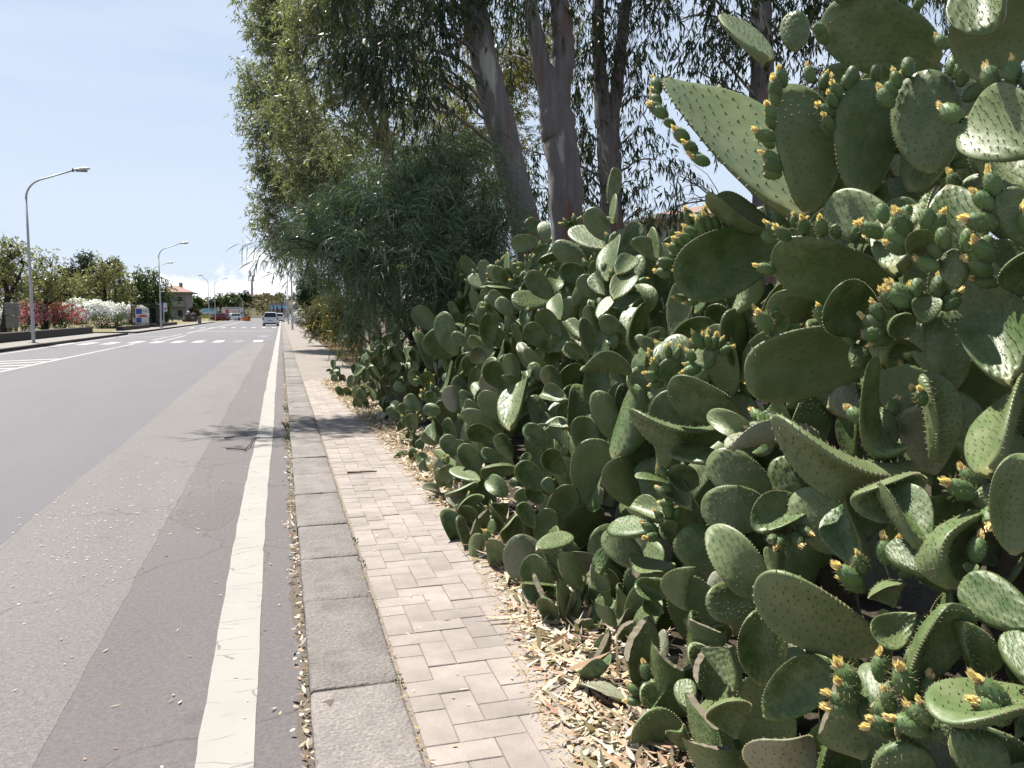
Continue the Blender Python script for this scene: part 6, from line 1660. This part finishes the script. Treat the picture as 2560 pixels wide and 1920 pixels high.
# ------------------------------------------------------------------ houses, mast, hill
M['plaster'] = pm('grey_plaster', (.50, .48, .45), (.42, .40, .38), rough=.9, scale=1.2); M['cream'] = pm('cream_plaster', (.70, .66, .60), (.62, .58, .52), rough=.9, scale=1)
M['tile'] = pm('terracotta_tiles', (.56, .36, .29), (.48, .30, .24), rough=.9, scale=6); M['shutter'] = pm('dark_opening', (.06, .06, .065), rough=.6)
def house(label, x0, x1, Y0, Y1, zb, eave, ridge, wins, wall, balc=(), over=.7, tiles=True):
    cx = (x0 + x1) / 2; e = empty('house', (cx, Y0, zb)); tag(e, label, 'house', 'houses')
    w = (x1 - x0) / 2; D = Y1 - Y0
    mb = MB(); mb.box(-w, w, 0, D, -.5, eave); wl = mb.build('wall', wall, e)
    mb = MB(); o = over
    mb.add([(-w - o, -o, eave - .05), (w + o, -o, eave - .05), (w + o, D + o, eave - .05), (-w - o, D + o, eave - .05), (-w - o, -o, eave + .12), (w + o, -o, eave + .12), (w + o, D + o, eave + .12), (-w - o, D + o, eave + .12)], [(0, 1, 2, 3), (0, 1, 5, 4), (1, 2, 6, 5), (2, 3, 7, 6), (3, 0, 4, 7)])
    mb.build('eave', wall, e)
    k = min(w, D / 2) * .9
    mb = MB(); mb.add([(-w - o, -o, eave + .12), (w + o, -o, eave + .12), (w + o, D + o, eave + .12), (-w - o, D + o, eave + .12), (-w + k, D / 2, eave + ridge), (w - k, D / 2, eave + ridge)], [(0, 1, 5, 4), (1, 2, 5), (2, 3, 4, 5), (3, 0, 4), (3, 2, 1, 0)])
    rf = mb.build('roof', M['tile'], e)
    mb = MB(); mb.box(w * .3, w * .3 + .7, D * .4, D * .4 + .6, eave + ridge * .4, eave + ridge + .6); mb.build('chimney', wall, rf)
    for (a, b_, c, d) in wins:
        mb = MB(); mb.box(a, b_, -.03, .12, c, d); wi = mb.build('window', M['shutter'], e)
        mb = MB()
        for q in ((a - .08, a, c, d), (b_, b_ + .08, c, d), (a - .08, b_ + .08, d, d + .1), (a - .14, b_ + .14, c - .12, c)): mb.box(q[0], q[1], -.09, -.002, q[2], q[3])
        mb.build('window_frame', M['cream'], wi)
    for (a, b_, z, h) in balc:
        mb = MB(); mb.box(a, b_, -1.2, -.001, z - .18, z); bl = mb.build('balcony', wall, e)
        mb = MB(); mb.box(a, b_, -1.2, -1.1, z + .001, z + h); mb.box(a, a + .1, -1.1, -.002, z + .001, z + h); mb.box(b_ - .1, b_, -1.1, -.002, z + .001, z + h); mb.build('parapet', wall, bl)
    return e
a = px2(398, 790, 185); b_ = px2(467, 790, 185)
w = (b_.x - a.x) / 2
house('two-storey grey house with balconies and red tiled roof beyond the park', a.x, b_.x, 185, 198, 0, 5.9, 1.7, [(w - 4.6, w - 3.2, 3.3, 5.3), (w - 4.4, w - 3.2, .4, 2.6), (w - 1.8, w - .8, 3.6, 5.0), (-w + 1, -w + 2.4, 3.4, 5.2), (w - 1.8, w - .8, .8, 2.2)], M['plaster'], [(w - 5.0, w - .3, 3.05, .95)], over=1.2)
p = px2(1672, 548, 27)
house('cream villa with terracotta eaves seen between the gum trees', p.x - .2, p.x + 13, 27, 37, 0, p.z, 1.3, [(.5, 1.7, p.z - 1.9, p.z - .5), (-5.6, -4.8, p.z - 2.0, p.z - .6)], M['cream'], [(-6.55, -2, 2.4, .9)], over=.55)
p = px2(655, 741, 300)
house('long low house on top of the brown slope', p.x - 5.5, p.x + 6, 300, 308, 5.2, 2.2, .8, [(-3, -1.6, .9, 1.9), (1.4, 2.8, .9, 1.9)], M['cream'], over=.5)
# telecom mast
p = px2(630.5, 740, 305); top = px2(630.5, 681, 305).z
e = empty('telecom_mast', (p.x, 305, 4)); tag(e, 'grey telecom mast with panel antennas on the slope', 'mast')
mb = MB(); mb.tube([(0, 0, 0), (0, 0, top - 4 - 1.2)], [.55, .38], 12); mb.build('pole', M['galv'], e)
for k in range(6):
    a_ = k * 1.047; z = top - 4 - (3.2 if k % 2 else 1.7)
    mb = MB(); mb.box(-.22, .22, -.13, .13, 0, 2.2); o = mb.build('antenna', M['sign_grey'], e, (1.0 * math.cos(a_), 1.0 * math.sin(a_), z)); o.rotation_euler = (0, 0, a_ + 1.57)
for z in (top - 4 - 2.8, top - 4 - 1.2, top - 4 - 6.0):
    mb = MB(); mb.tube([(1.15 * math.cos(a_), 1.15 * math.sin(a_), z) for a_ in [6.2832 * k / 12 for k in range(13)]], [.07] * 13, 6); mb.tube([(-1.15, 0, z), (1.15, 0, z)], [.06, .06], 6); mb.build('ring_platform', M['galv'], e)
mb = MB(); mb.tube([(0, 0, top - 5.5), (0, 0, top - 4)], [.08, .04], 6); mb.build('spike', M['galv'], e)
# slope of dry scrub closing the view
M['slope'] = pm('scrub_slope', (.21, .165, .09), (.10, .10, .05), rough=1, scale=.12, detail=10, bump=.8, bscale=1.5)
gx = np.linspace(-170, 120, 96); gy = np.linspace(256, 420, 40)
def hz_(x, y):
    t = min(1, max(0, (y - 259) / 30)); t = t * t * (3 - 2 * t)
    prof = np.interp(x, [-170, -45, -26, -16, 0, 30, 120], [4.5, 3.6, 3.6, 5.6, 6.4, 6.4, 8])
    return -.4 + t * (prof + 1.1 * mnoise.noise((x * .06, y * .05, 2)) + .5 * mnoise.noise((x * .2, y * .2, 5))) + (y - 300) * .012 * (y > 300)
V = np.array([(x, y, hz_(x, y)) for y in gy for x in gx]); nx_ = len(gx)
Fq = np.array([(j * nx_ + i, j * nx_ + i + 1, (j + 1) * nx_ + i + 1, (j + 1) * nx_ + i) for j in range(len(gy) - 1) for i in range(nx_ - 1)])
o = link('hill', np_mesh('hill', V, Fq, [M['slope']], smooth=True)); o['kind'] = 'structure'
cl = []
for i in range(420):
    x = rs.uniform(-60, 40); y = rs.uniform(262, 300); cl.append((np.array([x, y, hz_(x, y) + .3]), rs.uniform(.6, 1.6)))
P, D, sh = spray_leaves(cl, 30000, 10, .6, -.3, .9); n = len(P)
tag(link('hillside_scrub', leaf_mesh('hillside_scrub', P, D, .4 + .4 * rs.random(n), .2 + .25 * rs.random(n), M['leaf_scrub'], rnd=sh)), 'brown dry scrub covering the far slope', 'scrub', kind='stuff')
for (lab, x, y, Y, rr, mat) in [('round green tree on the slope above the white billboard', 576, 757, 262, 20, 'leaf_green'), ('grey-green tree crowning the slope left of the mast', 582, 742, 285, 12, 'leaf_scrub'), ('dark tree on the slope next to the mast', 612, 744, 280, 15, 'leaf_euc_near'), ('dark tree beside the grey house', 492, 757, 225, 13, 'leaf_green'), ('dark bush right of the grey house wall', 476, 768, 215, 12, 'leaf_euc_near'), ('brown-green tree behind the blue billboard', 520, 762, 260, 16, 'leaf_scrub'), ('narrow dark cypress behind the blue billboard', 537, 757, 258, 7, 'leaf_euc_near'), ('scrubby tree topping the slope above the first lamp posts', 550, 752, 270, 14, 'leaf_scrub'), ('wispy tree right of the mast on the skyline', 665, 742, 296, 9, 'leaf_scrub'), ('wispy tree above the beach billboard', 700, 745, 292, 12, 'leaf_scrub'), ('small tree in the park lawn below the grey house', 480, 784, 190, 12, 'leaf_scrub'), ('grey scrub tree behind the beach billboard', 690, 768, 262, 16, 'leaf_scrub')]:
    c = px2(x, y, Y); r_ = rr / F_PX * Y; zb = hz_(c.x, Y) if Y > 258 else 0
    tree('far_tree', lab, 'tree', (c.x, Y, zb), [([(c.x, Y, zb - .3), (c.x, Y, max(zb + .5, c.z - r_ * .3)), (c.x, Y, c.z + r_ * .3)], [.25, .18, .05])], [((c.x - r_ * .4, Y, c.z), r_ * .75), ((c.x + r_ * .45, Y, c.z - r_ * .1), r_ * .7), ((c.x, Y - .3, c.z + r_ * .35), r_ * .6), ((c.x, Y, c.z - r_ * .4), r_ * .75)], 1800, (.5, .8), (.22, .36), M[mat], M['bark_dark'], group='trees around the far slope', per=8, twig=.6, droop=.1, spread=.9, n=6)
# tree belt closing the park on the left
cl = []
for i in range(120):
    x = rs.uniform(-95, -26); cl.append((np.array([x, rs.uniform(150, 165), rs.uniform(.8, 4.2 + 1.2 * math.sin(x * .3))]), rs.uniform(1.2, 2.4)))
P, D, sh = spray_leaves(cl, 12000, 10, .8, .1, .9); n = len(P)
tag(link('tree_belt', leaf_mesh('tree_belt', P, D, .5 + .4 * rs.random(n), .25 + .25 * rs.random(n), M['leaf_green'], rnd=sh)), 'far belt of green trees closing off the park', 'wood', kind='stuff')
# dry grass on the verges
def grass(name, lab, n, xr_, yr_, z, h, mat):
    P = np.stack([rs.uniform(*xr_, n), rs.uniform(*yr_, n), np.full(n, z)], 1); D = np.stack([rs.normal(size=n) * .5, rs.normal(size=n) * .5, np.ones(n)], 1)
    tag(link(name, leaf_mesh(name, P, D, h * (.5 + rs.random(n)), np.full(n, .012) + .01 * rs.random(n), mat)), lab, 'grass', kind='stuff')
grass('dry_grass', 'dry straw grass on the verge past the hedge', 9000, (1.8, 5), (17.5, 45), .05, .10, M['straw'])
grass('lawn_grass', 'dry yellow grass behind the planter wall', 9000, (-17, -13), (38, 62), .11, .14, M['straw'])
